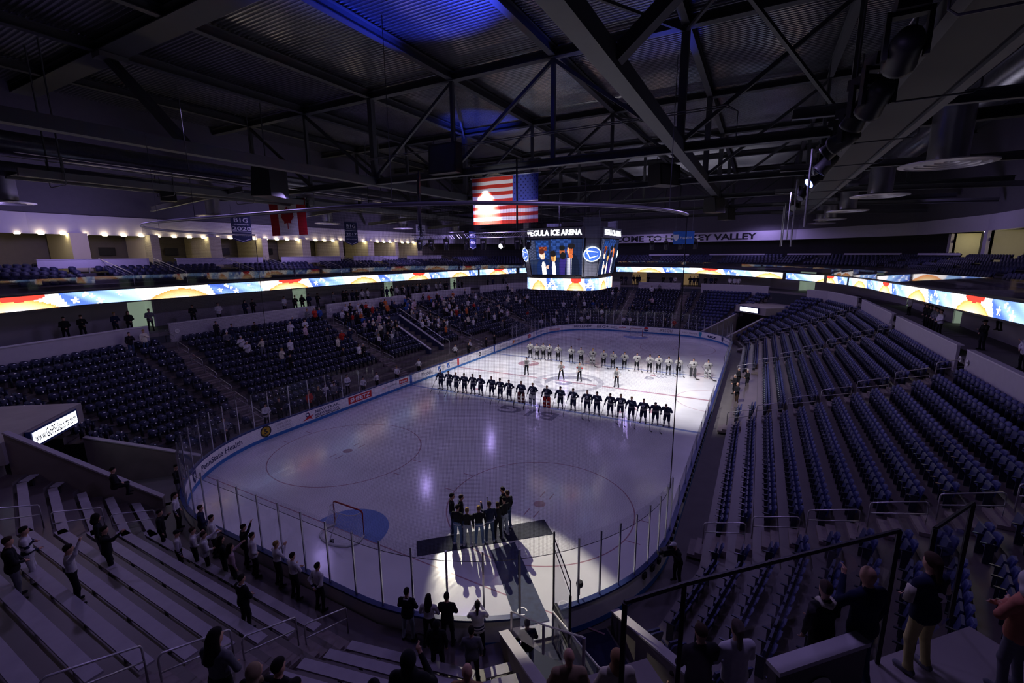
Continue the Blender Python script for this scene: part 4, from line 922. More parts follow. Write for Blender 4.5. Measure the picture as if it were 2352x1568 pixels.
# ------------------------------------------------------------------ scoreboard
sb = empty('scoreboard', (0, 0, 0)); tag(sb, 'centre-hung scoreboard with four screens and a glowing flag band below', 'scoreboard')
SBG = mat('scoreboard_grey', (.20, .21, .27), .45, .2); SBW = mat('lit_letters', (1, 1, 1), .5, emit=3.2, var=0)
def screen_picture(W, H):
    u, v = np.meshgrid((np.arange(W)+.5)/W*1.6, (np.arange(H)+.5)/H, indexing='ij'); C = np.ones((W, H, 3))*np.array([.012, .02, .06])
    def ell(cx, cy, rx, ry, col, cond=None):
        nonlocal C
        m = ((u-cx)/rx)**2+((v-cy)/ry)**2 < 1
        if cond is not None: m &= cond
        C = np.where(m[..., None], np.array(col), C)
    def box(x0, x1, y0, y1, col, tex=0):
        nonlocal C
        m = (u > x0) & (u < x1) & (v > y0) & (v < y1); cc = np.array(col)*(1 if not tex else (.6+.6*(np.sin(u*tex)*np.sin(v*tex*1.3) > 0))[..., None]); C = np.where(m[..., None], cc, C)
    box(.0, .22, .42, .98, (.05, .06, .12), 60); box(.25, .62, .45, .95, (.015, .05, .22), 40); box(.32, .55, .68, .8, (.25, .05, .02), 50); box(.7, 1.25, .5, 1, (.02, .05, .2), 30); box(.0, .7, .30, .40, (.02, .03, .07))
    ell(.42, .1, .24, .38, (.008, .02, .09)); ell(.42, .12, .07, .26, (1.2, 1.15, 1.1)); ell(.40, .56, .075, .13, (1.0, .72, .58)); ell(.43, .56, .05, .12, (1.05, .6, .4), u > .42); ell(.39, .66, .085, .08, (.09, .02, .015)); ell(.58, .22, .09, .05, (.95, .5, .35))
    ell(.76, .1, .2, .36, (.008, .015, .07)); ell(.74, .12, .06, .28, (1.2, 1.15, 1.1)); ell(.74, .5, .075, .13, (.55, .22, .06)); ell(.77, .5, .05, .12, (1.0, .5, .16), u > .76); ell(.73, .6, .09, .09, (.012, .01, .012))
    ell(1.03, .15, .13, .4, (.03, .02, .16)); ell(1.0, .66, .075, .12, (.35, .09, .03)); ell(1.0, .76, .085, .075, (.01, .01, .01)); ell(1.02, .54, .09, .1, (.01, .01, .012))
    ell(1.3, .1, .22, .5, (.008, .012, .03)); m = (u > 1.12) & (u < 1.28) & (v < .48) & (v > .0); C = np.where(m[..., None], np.where((np.sin(u*120) > -.1)[..., None], np.array([.85, .85, 1.05]), np.array([.1, .1, .2])), C)
    ell(1.23, .68, .085, .14, (.55, .12, .035)); ell(1.2, .70, .05, .11, (1.1, .42, .2), u < 1.2); ell(1.26, .80, .1, .075, (.012, .01, .012)); ell(1.25, .53, .06, .07, (.7, .16, .05))
    return C
def sb_face(c, r, w0, w1, zb, zt, nrm_, inb, name, W=104, H=64):
    """screen centred at c (x,y), running along unit vector r, half widths at top and bottom"""
    P = np.zeros((W+1, H+1, 3)); C = screen_picture(W, H)
    for iy in range(H+1):
        t = iy/H; hw = w1+(w0-w1)*t; off = inb*(1-t)
        x = np.linspace(-hw, hw, W+1); P[:, iy, 0] = c[0]+r[0]*x-nrm_[0]*off; P[:, iy, 1] = c[1]+r[1]*x-nrm_[1]*off; P[:, iy, 2] = zb+(zt-zb)*t
    o = led_mesh(name, P, C, SCREEN, sb); b = MB()
    for (i0, j0) in ((0, 0),):
        q = [P[0, 0], P[-1, 0], P[-1, -1], P[0, -1]]; cc = sum(q)/4; b.add([tuple((p-cc)*np.array([1.05, 1.05, 1.08])+cc-np.array([nrm_[0], nrm_[1], 0])*.05) for p in q], [(0, 1, 2, 3)])
    b.build('screen_frame', BLACK, o)
for nx, ny in ((-1, 0), (0, -1), (1, 0), (0, 1)):
    c = (nx*3.75, ny*3.75); rr = (-ny, nx)     # rr: left to right for a viewer outside
    sb_face(c, rr, 2.62, 2.3, 10.4, 13.35, (nx, ny), .42, 'screen')
    b = MB(); b.obox((nx*3.8, ny*3.8, 13.88), (rr[0]*2.75, rr[1]*2.75, 0), (nx*.1, ny*.1, 0), (0, 0, .42)); h = b.build('header', SBG, sb)
    b = MB(); put_text(b, 'PEGULA ICE ARENA', .62, (nx*3.92, ny*3.92, 13.68), (rr[0], rr[1], 0), (0, 0, 1), .02, center=True, width=4.9); b.build('lettering', SBW, h)
for sx in (-1, 1):
    for sy in (-1, 1):
        n = Vector((sx, sy, 0)).normalized(); r = Vector((-n.y, n.x, 0)); b = MB(); w0, w1 = .95, .72
        c0 = n*4.42; c1 = n*3.98
        b.add([c1-r*w1+Vector((0, 0, 10.25)), c1+r*w1+Vector((0, 0, 10.25)), c0+r*w0+Vector((0, 0, 13.4)), c0-r*w0+Vector((0, 0, 13.4))], [(0, 1, 2, 3)])
        b.obox(n*4.45+Vector((0, 0, 13.88)), r*.95, n*.08, (0, 0, .46)); b.obox(n*4.2+Vector((0, 0, 14.65)), r*.75, n*.1, (0, 0, .42)); pn = b.build('corner_panel', SBG, sb)
        e = MB(); cc = n*4.34+Vector((0, 0, 12.1)); U = Vector((0, 0, 1)); lean = n*.13
        def ov(rx, rz, off, mi, e=e, cc=cc, r=r, n=n): e.add([cc+n*off+r*(rx*math.cos(2*PI*q/28))+(U+lean)*(rz*math.sin(2*PI*q/28)) for q in range(28)], [tuple(range(28))], mi)
        ov(.80, .62, .03, 0); ov(.72, .54, .045, 1)
        for (u0, u1, v0, v1) in ((-.55, .5, .28, .16), (-.5, -.2, .15, -.3), (-.25, .5, -.32, -.12)):
            d = Vector((u1-u0, v1-v0)); pr = Vector((-d.y, d.x)).normalized()*.055
            e.add([cc+n*.06+r*x+(U+lean)*z for x, z in ((u0+pr.x, v0+pr.y), (u1+pr.x*.4, v1+pr.y*.4), (u1-pr.x*.4, v1-pr.y*.4), (u0-pr.x, v0-pr.y))], [(0, 1, 2, 3)], 0)
        e.build('lit_emblem', [mat('emblem_white', (1, 1, 1), .5, emit=1.6, var=0, ecol=(.8, .9, 1)), mat('emblem_blue', (.03, .12, .6), .5, emit=.8, var=0, ecol=(.08, .2, .8))], pn)
# glowing band below with rounded corners
pts = []
for k in range(97):
    a = 2*PI*k/96; m_ = (abs(math.cos(a))**4+abs(math.sin(a))**4)**-.25; pts.append((3.45*m_*math.cos(a), 3.45*m_*math.sin(a)))
L = [0]
for a, c in zip(pts[:-1], pts[1:]): L.append(L[-1]+math.dist(a, c))
n = 320; sg = np.linspace(0, L[-1], n); px = np.interp(sg, L, [q[0] for q in pts]); py = np.interp(sg, L, [q[1] for q in pts]); P = np.zeros((n, 17, 3)); P[:, :, 0] = px[:, None]; P[:, :, 1] = py[:, None]; P[:, :, 2] = np.linspace(9.1, 10.08, 17)[None]
SS, TT = np.meshgrid((sg[:-1]+sg[1:])/2, (np.arange(16)+.5)/16, indexing='ij')
Cb = flag_colour(SS, TT, per=3.4, ph=.7); led_mesh('led_band', P, Cb, LED, sb)
b = MB(); b.prism([(x*.985, y*.985) for x, y in pts[:-1]], 9.12, 10.3); b.prism([(x*1.0, y*1.0) for x, y in pts[:-1]], 13.3, 14.4); b.prism([(x*.8, y*.8) for x, y in pts[:-1]], 10.2, 13.5); b.build('body', BLACK, sb)
b = MB()
for sx in (-2, 2):
    for sy in (-2, 2): b.path([(sx, sy, 14.3), (sx, sy, 18.2)], .04, 6)
b.build('hanging_cable', STEEL, sb)
# ------------------------------------------------------------------ roof
DECK = mat('ribbed_deck', (.42, .43, .48), .26, .92, var=.35, vscale=.5)
b = MB(); x = -44.0; prof_ = []
while x < 56: prof_ += [(x, 25.40), (x+.10, 25.40), (x+.14, 25.30), (x+.24, 25.30)]; x += .28
vs_ = []
for X, Z in prof_: vs_ += [(X, -38, Z), (X, 38, Z)]
b.add(vs_, [(2*k, 2*k+1, 2*k+3, 2*k+2) for k in range(len(prof_)-1)]); struct(b.build('ceiling', DECK), 'ribbed metal roof deck')
TX = [-24.2, -10.0, 3.5, 17.0, 30.5, 44.0]; NY = [-26.8, -18.7, -10.6, -2.5, 5.6, 13.7, 21.8, 29.9]
ZT, ZB = 24.85, 18.0
for n_, X in enumerate(TX):
    t = empty('roof_truss', (X, 0, ZB)); nm = ['nearest', 'second', 'third', 'fourth', 'fifth', 'farthest'][n_]; tag(t, 'dark steel roof truss across the rink, the %s from the camera' % nm, 'truss')
    tp = (0, 0, ZT-ZB)
    b = MB(); b.ibeam((0, -36, ZT-ZB), (0, 37, ZT-ZB), .55 if n_ else 1.5, .55, .06); b.build('top_chord', STEEL, t)
    if n_ == 0:
        b = MB(); b.beam((0, 21.8, ZT-ZB-.3), (0, 13.9, .25), .5, .42); b.build('diagonal', STEEL, t)
        b = MB(); b.beam((0, -18.7, ZT-ZB-.3), (0, -10.8, .25), .5, .42); b.build('diagonal', STEEL, t)
        b = MB(); b.box((0, 21.4, ZT-ZB-.45), 1.5, 1.0, .3); b.build('gusset', STEEL2, t); continue
    b = MB(); b.ibeam((0, -34, .22), (0, 36, .22), .5, .5, .06); b.build('bottom_chord', STEEL, t)
    for q, y in enumerate(NY):
        b = MB(); wv = .42 if y in (-10.6, 13.7) else .26; b.beam((0, y, .4), (0, y, ZT-ZB-.2), wv, wv, 0, (1, 0, 0)); b.build('vertical', STEEL, t)
    for q in range(len(NY)-1):
        y0, y1 = NY[q], NY[q+1]
        lo, hi = ((y0, y1) if y0 >= 13.6 else (y1, y0)) if False else (None, None)
        if y0 >= 13.6: a_, c_ = (y0, .5), (y1, ZT-ZB-.35)
        elif y1 <= -10.5: a_, c_ = (y1, .5), (y0, ZT-ZB-.35)
        else: a_, c_ = ((y0, ZT-ZB-.35), (y1, .5)) if y0 >= 5 else ((y1, ZT-ZB-.35), (y0, .5)) if y1 <= -2 else ((y0, ZT-ZB-.35), (y1, .5))
        if y0 == -2.5: a_, c_ = (y0, ZT-ZB-.35), (y1, .5)
        if y0 == 5.6: a_, c_ = (y0, ZT-ZB-.35), (y1, .5)
        if y0 == -10.6: a_, c_ = (y1, ZT-ZB-.35), (y0, .5)
        b = MB(); b.beam((0, *a_), (0, *c_), .22, .22, 0, (1, 0, 0)); b.build('diagonal', STEEL, t)
# purlins along the hall and the two bottom tie beams
for y in (-34, -26.8, -18.7, -10.6, -2.5, 5.6, 13.7, 21.8, 29.9):
    b = MB(); b.ibeam((-44, y, 24.95), (56, y, 24.95), .42, .6, .05); tag(b.build('roof_purlin', STEEL), 'long steel roof beam %s' % {-34: 'at the far right eave', -26.8: 'outside the right catwalk', -18.7: 'above the right catwalk', -10.6: 'above the right tie beam', -2.5: 'right of the rink centre, lit blue near the camera', 5.6: 'left of the rink centre, lit blue near the camera', 13.7: 'above the left tie beam', 21.8: 'over the left catwalk', 29.9: 'nearest the left wall'}[y], 'beam')
for y, nm in ((13.7, 'left'), (-10.6, 'right')):
    b = MB(); b.obox((4, y, 18.22), (38, 0, 0), (0, .30, 0), (0, 0, .32)); tag(b.build('tie_beam', STEEL), 'heavy dark box beam hung low along the %s side of the roof' % nm, 'beam')
for n_, (A, B) in enumerate((((-24.2, -2.5, 24.4), (-10, -10.6, 24.4)), ((-24.2, -18.7, 24.4), (-10, -10.6, 24.4)), ((-10, 5.6, 24.4), (3.5, 13.7, 24.4)), ((3.5, -2.5, 24.4), (17, -10.6, 24.4)), ((-24.2, -10.6, 24.5), (-10, -18.7, 18.4)))):
    b = MB(); b.beam(A, B, .16, .16); tag(b.build('roof_brace', STEEL), 'thin diagonal roof brace, %s of the bracing rods' % ORD[n_], 'brace')
# conduits along the second truss
b = MB()
for dz in (0, .12): b.path([(-10.4, 14.0, 19.9+dz), (-10.4, 6, 19.9+dz), (-10.4, -13.0, 20.0+dz), (-10.4, -13.6, 19.7), (-10.4, -13.6, 18.2)], .035, 6)
tag(b.build('conduit', STEEL2), 'grey pipe conduits running along the second truss', 'pipe')

# catwalks, with hoops and hanging lamps
for sy, y0, y1, nm in ((-1, -18.4, -20.2, 'right'), (1, 23.0, 25.0, 'left')):
    z = 16.9; t = empty('catwalk', (0, (y0+y1)/2, z)); tag(t, 'long dark lighting catwalk hung under the roof on the %s' % nm, 'catwalk'); w_ = abs(y1-y0)
    b = MB(); b.obox((8, 0, .15), (37, 0, 0), (0, w_/2-.1, 0), (0, 0, .03)); b.build('floor_plate', BLACK, t)
    for s in (-1, 1):
        b = MB(); b.obox((8, s*(w_/2), .22), (37, 0, 0), (0, .14, 0), (0, 0, .22)); b.build('edge_beam', STEEL2, t)
        b = MB(); b.path([(-29, s*w_/2, 1.3), (45, s*w_/2, 1.3)], .03, 6); b.build('guard_rail', RAIL, t)
    for n_ in range(12):
        x = -27+n_*6.0; b = MB(); h = 1.4; b.path([(x, -w_/2-.25, h), (x, -w_/2-.25, -.15), (x, -w_/2-.1, -.28), (x, w_/2+.1, -.28), (x, w_/2+.25, -.15), (x, w_/2+.25, h)], .03, 6); b.build('hoop', STEEL2, t)
    for n_ in range(6):
        x = -27+n_*13.6; b = MB()
        for s in (-1, 1): b.path([(x, s*w_/2, .3), (x, s*w_/2, 8.0)], .05, 6)
        b.build('hanger', STEEL, t)
def moving_head(loc, rz, tilt, lab, grp, lit=None):
    o = empty('moving_head_lamp', loc, rz); tag(o, lab, 'stage lamp', grp)
    b = MB(); b.box((0, 0, -.08), .34, .3, .16); b.box((0, 0, .08), .05, .05, .2); b.build('base', BLACK, o)
    b = MB(); b.box((0, .19, -.38), .1, .05, .5); b.box((0, -.19, -.38), .1, .05, .5); b.box((0, 0, -.17), .12, .42, .05); b.build('yoke', BLACK, o)
    b = MB(); b.lathe([(0, -.2), (.12, -.2), (.16, -.1), (.16, .12), (.175, .24), (.175, .28), (.15, .28)], (0, 0, 0), 14); h = b.build('head', BLACK, o, True); h.location = (0, 0, -.52); h.rotation_euler = (0, tilt, 0)
    b = MB(); b.add([(.15*math.cos(2*PI*k/16), .15*math.sin(2*PI*k/16), .262) for k in range(16)], [tuple(range(16))]); l = b.build('lens', lit or mat('dark_lens', (.05, .05, .07), .1, var=0), h); return o
L_W = mat('lamp_white_hot', (1, 1, 1), .5, emit=260, ecol=(.92, .93, 1), var=0); L_Y = mat('lamp_warm', (1, .95, .8), .5, emit=40, ecol=(1, .92, .7), var=0); L_B = mat('lamp_blue', (.1, .2, 1), .5, emit=22, ecol=(.12, .2, 1), var=0)
# floor-standing style truss with moving heads in front of the scoreboard
t = empty('lighting_truss', (-12, 3.2, 13.3)); tag(t, 'horizontal aluminium lighting truss hung before the scoreboard', 'truss')
b = MB()
for dx in (-.16, .16):
    for dz in (0, .33): b.path([(dx, -5.2, dz), (dx, 5.0, dz)], .026, 6)
b.build('chord', ALU, t); b = MB(); k = -5.2; q = 0
while k < 4.9:
    for dx in (-.16, .16): b.path([(dx, k, 0 if q % 2 else .33), (dx, k+.34, .33 if q % 2 else 0)], .014, 4)
    b.path([(-.16, k, 0), (.16, k, 0)], .012, 4); k += .34; q += 1
b.build('lattice', ALU, t)
b = MB()
for y in (-4, 4.2): b.path([(0, y, .3), (0, y, 5.0)], .06, 6)
b.build('hanging_cable', BLACK, t)
b = MB(); b.path([(0, 4.2, .2), (0, 4.35, 1.5), (0, 4.2, 4.8)], .13, 7); b.build('cable_loom', BLACK, t)
for n_, (y, lit, tl) in enumerate(((7.6, None, PI), (6.5, L_Y, PI*.72), (5.1, None, PI), (3.3, None, PI), (1.9, None, PI), (.35, L_W, -PI*.56), (-.8, None, PI), (-1.6, None, PI))):
    moving_head((-12, y, 13.28), 0, tl if lit is not None else PI, 'black moving head lamp, %s from the left on the lighting truss%s' % (ORD[n_], {1: ', glowing warm', 5: ', blazing white at the camera'}.get(n_, '')), 'moving heads on the truss', lit)
for k in range(3):
    b = MB()
    for dz in (0, .25): b.path([(6, -5.5+dz*0, 13.3+dz), (6, -10.3, 13.3+dz)], .03, 6)
    if k == 0: tag(b.build('rigging_bar', ALU), 'thin pale rigging bar right of the scoreboard', 'bar')
for n_, y in enumerate((-6.0, -7.3, -8.6, -9.9)): moving_head((6, y, 13.28), 0, PI, 'white lit lamp, %s from the left on the bar right of the scoreboard' % ORD[n_], 'lamps on the far bar', L_Y)
# lamps clustered on the right catwalk
for n_ in range(11):
    x = -26+n_*2.6 if n_ < 8 else -6+(n_-7)*8.5
    o = moving_head((x, -17.75, 17.5-.25*(n_ % 2)), .3*n_, PI*(.62+.08*(n_ % 3)), 'dark stage lamp %s along the right catwalk counted from the camera' % ORD[n_], 'stage lamps on the right catwalk', L_B if n_ in (7,) else None); o.scale = (1.9,)*3
for n_, (x, y, z) in enumerate(((-9.7, 22.9, 17.4), (-10, -.2, 20.6))):
    if n_ == 0: moving_head((x, y, z), 0, PI*.8, 'small blue lamp beside the red and white flag with the leaf', None, L_B)
# hanging cased cables on the right
for n_, (x, z0, z1) in enumerate(((-14.2, 13.3, 16.7), (-4.2, 12.5, 16.7), (2.8, 13.1, 16.7), (12, 12.7, 16.7), (16, 12.7, 16.7))):
    b = MB(); b.path([(0, 0, 0), (0, 0, z1-z0)], .055, 6); o = b.build('hanging_pole', ALU); o.location = (x, -17, z0); tag(o, 'pale hanging pole under the right catwalk, %s from the camera' % ORD[n_], 'pole', 'hanging poles')
# round air diffusers
DIFM = mat('diffuser', (.62, .60, .66), .42, .5)
def diffuser(x, y, z, r, lab, grp):
    o = empty('air_diffuser', (x, y, z)); tag(o, lab, 'air diffuser', grp); b = MB(); pr = []
    for k in range(5): rr = r*(1-k*.2); pr += [(rr, .05+.04*k), (rr-.14*r, -.0+.04*k), (rr-.15*r, .05+.04*k)]
    b.lathe([(r*1.0, .10)]+pr+[(.01, .3)], (0, 0, 0), 40); b.build('cone_rings', DIFM, o, False)
    b = MB(); b.lathe([(r*.42, .25), (r*.42, 2.6)], (0, 0, 0), 24); b.build('duct_neck', mat('galvanised', (.5, .5, .55), .3, .8), o, True)
for n_, x in enumerate((-10.8, 3.0, 17.2, 30.6, 40)): diffuser(x, -22.5, 16, 1.75, 'round ceiling air diffuser over the right stand, %s from the camera' % ORD[n_], 'right air diffusers')
for n_, x in enumerate((-27.3, -13.2, .3, 14, 27.5)): diffuser(x, 32.2, 16.0, 1.5, 'round ceiling air diffuser over the left suites, %s from the left edge' % ORD[n_], 'left air diffusers')
# spiral ducts
def duct(pts, r, lab):
    b = MB(); b.path(pts, r, 18); tag(b.build('spiral_duct', mat('spiral_duct', (.30, .30, .36), .3, .85, var=.4, vscale=6), None, True), lab, 'duct')
duct([(-40, 27.5, 19.4), (45, 27.5, 19.4)], .75, 'long shiny air duct along the left of the roof')
duct([(-40, 30.5, 18.2), (45, 30.5, 18.2)], .5, 'lower shiny air duct along the left of the roof')
duct([(-30, -25.5, 20.5), (50, -25.5, 20.5)], .9, 'thick air duct along the right of the roof')
# right side hall beams under the roof
for n_, X in enumerate((-17, -3.2, 10.2, 23.7, 37)):
    b = MB(); b.ibeam((X, -16, 17.6), (X, -35.4, 17.0), .25, .42, .04); tag(b.build('cross_beam', STEEL2), 'steel cross beam over the right balcony, %s from the camera' % ORD[n_], 'beam')
    b = MB(); b.ibeam((X, 21, 17.4), (X, 35.4, 16.6), .25, .42, .04); tag(b.build('cross_beam', STEEL2), 'steel cross beam over the left balcony, %s from the left' % ORD[n_], 'beam')
# loudspeakers
def speaker(loc, sx, sy, sz, rz, lab):
    o = empty('loudspeaker', loc, rz); tag(o, lab, 'loudspeaker', 'hung loudspeakers'); b = MB(); b.add([(-sx/2, -sy/2, -sz/2), (sx/2, -sy/2, -sz/2), (sx/2, sy/2, -sz/2), (-sx/2, sy/2, -sz/2), (-sx/2, -sy/2, sz/2), (sx*.35, -sy/2, sz/2), (sx*.35, sy/2, sz/2), (-sx/2, sy/2, sz/2)], [(0, 3, 2, 1), (4, 5, 6, 7), (0, 1, 5, 4), (1, 2, 6, 5), (2, 3, 7, 6), (3, 0, 4, 7)]); b.build('cabinet', BLACK, o)
    b = MB(); b.add([(sx*.51, -sy*.44, -sz*.44), (sx*.51, sy*.44, -sz*.44), (sx*.38, sy*.44, sz*.44), (sx*.38, -sy*.44, sz*.44)], [(0, 1, 2, 3)]); b.build('grille', mat('grille', (.03, .03, .035), .7), o)
    b = MB(); b.path([(0, -sy*.4, sz/2), (0, -sy*.4, sz/2+.6)], .03, 6); b.path([(0, sy*.4, sz/2), (0, sy*.4, sz/2+.6)], .03, 6); b.build('hanger', STEEL, o)
speaker((-10.7, 5.9, 19.15), .9, 2.5, 2.1, PI, 'big square black loudspeaker on the truss above the striped flag')
speaker((3.0, -7.4, 18.75), 1.6, 2.3, 1.75, -2.2, 'black loudspeaker hung right of the striped flag')
speaker((14, -10.6, 17.0), 1.4, 1.9, 1.5, -2.0, 'black loudspeaker hung farther along the right tie beam')
speaker((27, -11.0, 17.0), 1.4, 1.9, 1.5, -2.0, 'small black loudspeaker hung near the far wall')
speaker((-15, 20.5, 18.0), 1.7, 2.6, 2.2, 2.0, 'black loudspeaker in the shadows above the left banners')
speaker((-20.5, 24.8, 16.9), .8, 1.0, 1.1, 1.2, 'dark loudspeaker under the left catwalk')

# ------------------------------------------------------------------ flags and banners
FR = mat('flag_red', (.62, .035, .02), .8, emit=.0, var=.1); FW = mat('flag_white', (.85, .84, .86), .8, var=.05); FB = mat('flag_blue', (.06, .08, .42), .8, var=.1); FN = mat('star_navy', (.01, .012, .09), .8); FRD = mat('flag_dark_red', (.42, .006, .02), .8, var=.1)
def cloth(mb, x, y0, y1, z0, z1, mi, wav=.05, n=10, th=.0):
    vs_ = []
    for k in range(n+1):
        y = y0+(y1-y0)*k/n
        for j in range(5): z = z0+(z1-z0)*j/4; vs_.append((x+wav*math.sin(y*3.1+z*.6)*(1-(z-16)*.0), y, z))
    return mb.add(vs_, [(5*k+j, 5*k+5+j, 5*k+6+j, 5*k+1+j) for k in range(n) for j in range(4)], mi)
fl = empty('striped_flag', (0, 0, 0)); tag(fl, 'large red and white striped flag with star field, hung from the second truss', 'flag')
x, y0, y1, z0, z1 = -10.0, 4.0, -1.43, 14.35, 17.65; hs = (z1-z0)/13; yc = 4.0-(4.0+1.43)*.63
b = MB()
for k in range(13):
    zt = z1-k*hs; cloth(b, x, y0, y1 if k >= 7 else yc, zt-hs, zt, 0 if k % 2 == 0 else 1)
b.build('stripes', [FR, FW], fl); b = MB(); cloth(b, x, yc, y1, z1-7*hs, z1, 0); b.build('canton', FB, fl)
b = MB()
for r in range(9):
    for c in range(6 if r % 2 == 0 else 5):
        cy = yc+(y1-yc)*((c+.5+(0 if r % 2 == 0 else .5))/6.0); cz = z1-7*hs*(r+.75)/9.5; xx = x-.012+.05*math.sin(cy*3.1+cz*.6)
        P = []
        for q in range(10): rr = .085 if q % 2 == 0 else .035; a = PI/2+q*PI/5; P.append((xx, cy+rr*math.cos(a), cz+rr*math.sin(a)))
        b.add(P, [tuple(range(10))])
b.build('stars', FN, fl); b = MB(); b.path([(x, y0+.15, z1+.03), (x, y1-.15, z1+.03)], .04, 6); b.path([(x, y0, z1), (x, y0, 18.0)], .01, 4); b.path([(x, y1, z1), (x, y1, 18.0)], .01, 4); b.build('flag_pole', ALU, fl)
ca = empty('maple_flag', (0, 0, 0)); tag(ca, 'red and white flag with a red leaf, hung left of the striped flag', 'flag')
x, y0, y1, z0, z1 = -10.0, 28.2, 22.75, 14.15, 17.52; wd = y1-y0
b = MB(); cloth(b, x, y0, y0+wd*.25, z0, z1, 0); cloth(b, x, y0+wd*.25, y0+wd*.75, z0, z1, 1); cloth(b, x, y0+wd*.75, y1, z0, z1, 0); b.build('panels', [FRD, FW], ca)
LEAF = [(0, .5), (.09, .33), (.17, .37), (.13, .12), (.27, .26), (.30, .19), (.44, .20), (.40, .08), (.47, .03), (.24, -.17), (.27, -.26), (.03, -.23), (.03, -.5)]
LEAF = LEAF+[(-a, c) for a, c in reversed(LEAF[1:])]
b = MB(); yc, zc = (y0+y1)/2, 15.85; b.add([(x-.075, yc-a*2.1, zc+c*2.2) for a, c in LEAF], [tuple(range(len(LEAF)))]); b.build('leaf', FRD, ca)
b = MB(); b.path([(x, y0, z1+.03), (x, y1, z1+.03)], .035, 6); b.build('flag_pole', ALU, ca)
BANN = mat('banner_navy', (.012, .02, .075), .8); BANW = mat('banner_white', (.62, .62, .72), .8)
def banner(x, y, z1, wd, h, lines, lab, base=BANN, ink=BANW):
    o = empty('hanging_banner', (x, y, z1)); tag(o, lab, 'banner', 'hockey banners')
    b = MB(); b.add([(-wd/2, 0, -h*.88), (0, 0, -h), (wd/2, 0, -h*.88), (wd/2, 0, 0), (-wd/2, 0, 0)], [(0, 1, 2, 3, 4)]); b.add([(-wd/2, .04, -h*.88), (wd/2, .04, -h*.88), (wd/2, .04, 0), (-wd/2, .04, 0)], [(3, 2, 1, 0)]); b.build('cloth', base, o)
    b = MB()
    for txt, z, s, k in lines: put_text(b, txt, s, (0, -.02, -z), (1, 0, 0), (0, 0, 1), .012 if s > .3 else .003, center=True, width=k*wd)
    for z in (h*.36, h*.62): b.add([(-wd*.46, -.015, -z), (wd*.46, -.015, -z), (wd*.46, -.015, -z+.03), (-wd*.46, -.015, -z+.03)], [(0, 1, 2, 3)])
    b.add([(-wd*.42, -.015, -h*.84), (0, -.015, -h*.94), (wd*.42, -.015, -h*.84), (wd*.42, -.015, -h*.86), (0, -.015, -h*.96), (-wd*.42, -.015, -h*.86)], [(0, 1, 4, 5), (1, 2, 3, 4)]); b.build('lettering', ink, o)
    b = MB()
    for s in (-1, 1): b.path([(s*wd/2*.9, 0, 0), (s*wd/2*.9, 0, .9)], .015, 4)
    b.path([(-wd/2, 0, .02), (wd/2, 0, .02)], .03, 6); b.build('hanging_rod', STEEL, o)
banner(-10.7, 32, 16.4, 2.05, 2.85, [('B1G', .78, .62, .72), ('CHAMPIONS', 1.08, .2, .74), ('2020', 1.62, .55, .98), ("MEN'S HOCKEY", 2.15, .2, .86)], 'navy banner reading 2020 left of the leaf flag')
banner(3.75, 32, 16.4, 2.1, 2.95, [('B1G', .7, .6, .7), ('TOURNAMENT', .9, .16, .75), ('CHAMPIONS', 1.12, .16, .7), ('2017', 1.68, .5, .85), ("MEN'S HOCKEY", 2.2, .18, .82)], 'navy banner reading 2017 right of the leaf flag')
banner(17.8, 32, 16.8, 2.2, 3.4, [('BIG', .9, .9, .7), ('1G', 1.6, .7, .5)], 'pale banner half hidden behind the lighting truss', BANW, BANN)
banner(31, 31, 16.2, 2.3, 3.2, [('B1G', .8, .6, .7), ('CHAMPIONS', 1.2, .2, .74), ('50', 2.2, .7, .6)], 'small dark banner seen through the lamps of the truss')
o = empty('hanging_sign', (3.5, -9.2, 14.0)); tag(o, 'blue hanging sign covering part of the far wall words', 'sign')
b = MB(); b.box((0, 0, -.55), .06, 1.75, 1.1); b.build('panel', mat('sign_blue', (.01, .06, .30), .6, emit=.06, ecol=(.02, .1, .5)), o)
b = MB(); put_text(b, 'PegulaRink', .26, (-.04, .25, -.62), (0, -1, 0), (0, 0, 1), .003, width=.98); b.add([(-.04, .62+u*.9, -.53+v*.8) for u, v in SHIELD], [tuple(range(7))]); b.build('lettering', BANW, o)
b = MB(); b.path([(0, .7, 0), (0, .7, 4)], .015, 4); b.path([(0, -.7, 0), (0, -.7, 4)], .015, 4); b.build('hanger', STEEL, o)
# far white lit sensors
# ------------------------------------------------------------------ safety net on its bent pipe
zp = 13.5; s0, s1 = S_NR+.2, PERI+.4
S = along(s0, s1, .5); pts = [(*[bpath(s)[0][q]-bpath(s)[2][q]*0 for q in (0, 1)], zp) for s in S]
nt_ = empty('safety_net', (0, 0, 0)); tag(nt_, 'fine black safety net hung from a bent pipe around the near end', 'net')
b = MB(); b.path(pts, .055, 8); b.build('net_pipe', mat('net_pipe', (.35, .33, .42), .35, .6), nt_, True)
vs_ = []; uv = []; fs = []
for k, s in enumerate(S):
    x, y, _ = pts[k]
    for z in (3.0, zp): vs_.append((x, y, z)); uv.append((s-s0, z))
fs = [(2*k, 2*k+2, 2*k+3, 2*k+1) for k in range(len(S)-1)]
me = bpy.data.meshes.new('net_mesh'); me.from_pydata(vs_, [], fs); ul = me.uv_layers.new(name='UVMap')
for l in me.loops: ul.data[l.index].uv = uv[l.vertex_index]
me.materials.append(NET); o = bpy.data.objects.new('net_mesh', me); COL.objects.link(o); o.parent = nt_
b = MB()
for e in (0, -1): b.path([(pts[e][0], pts[e][1], 3.0), (pts[e][0], pts[e][1], zp)], .02, 5)
b.path([(x, y, 3.0) for x, y, z in pts], .012, 4); b.build('net_edge', BLACK, nt_)
b = MB()
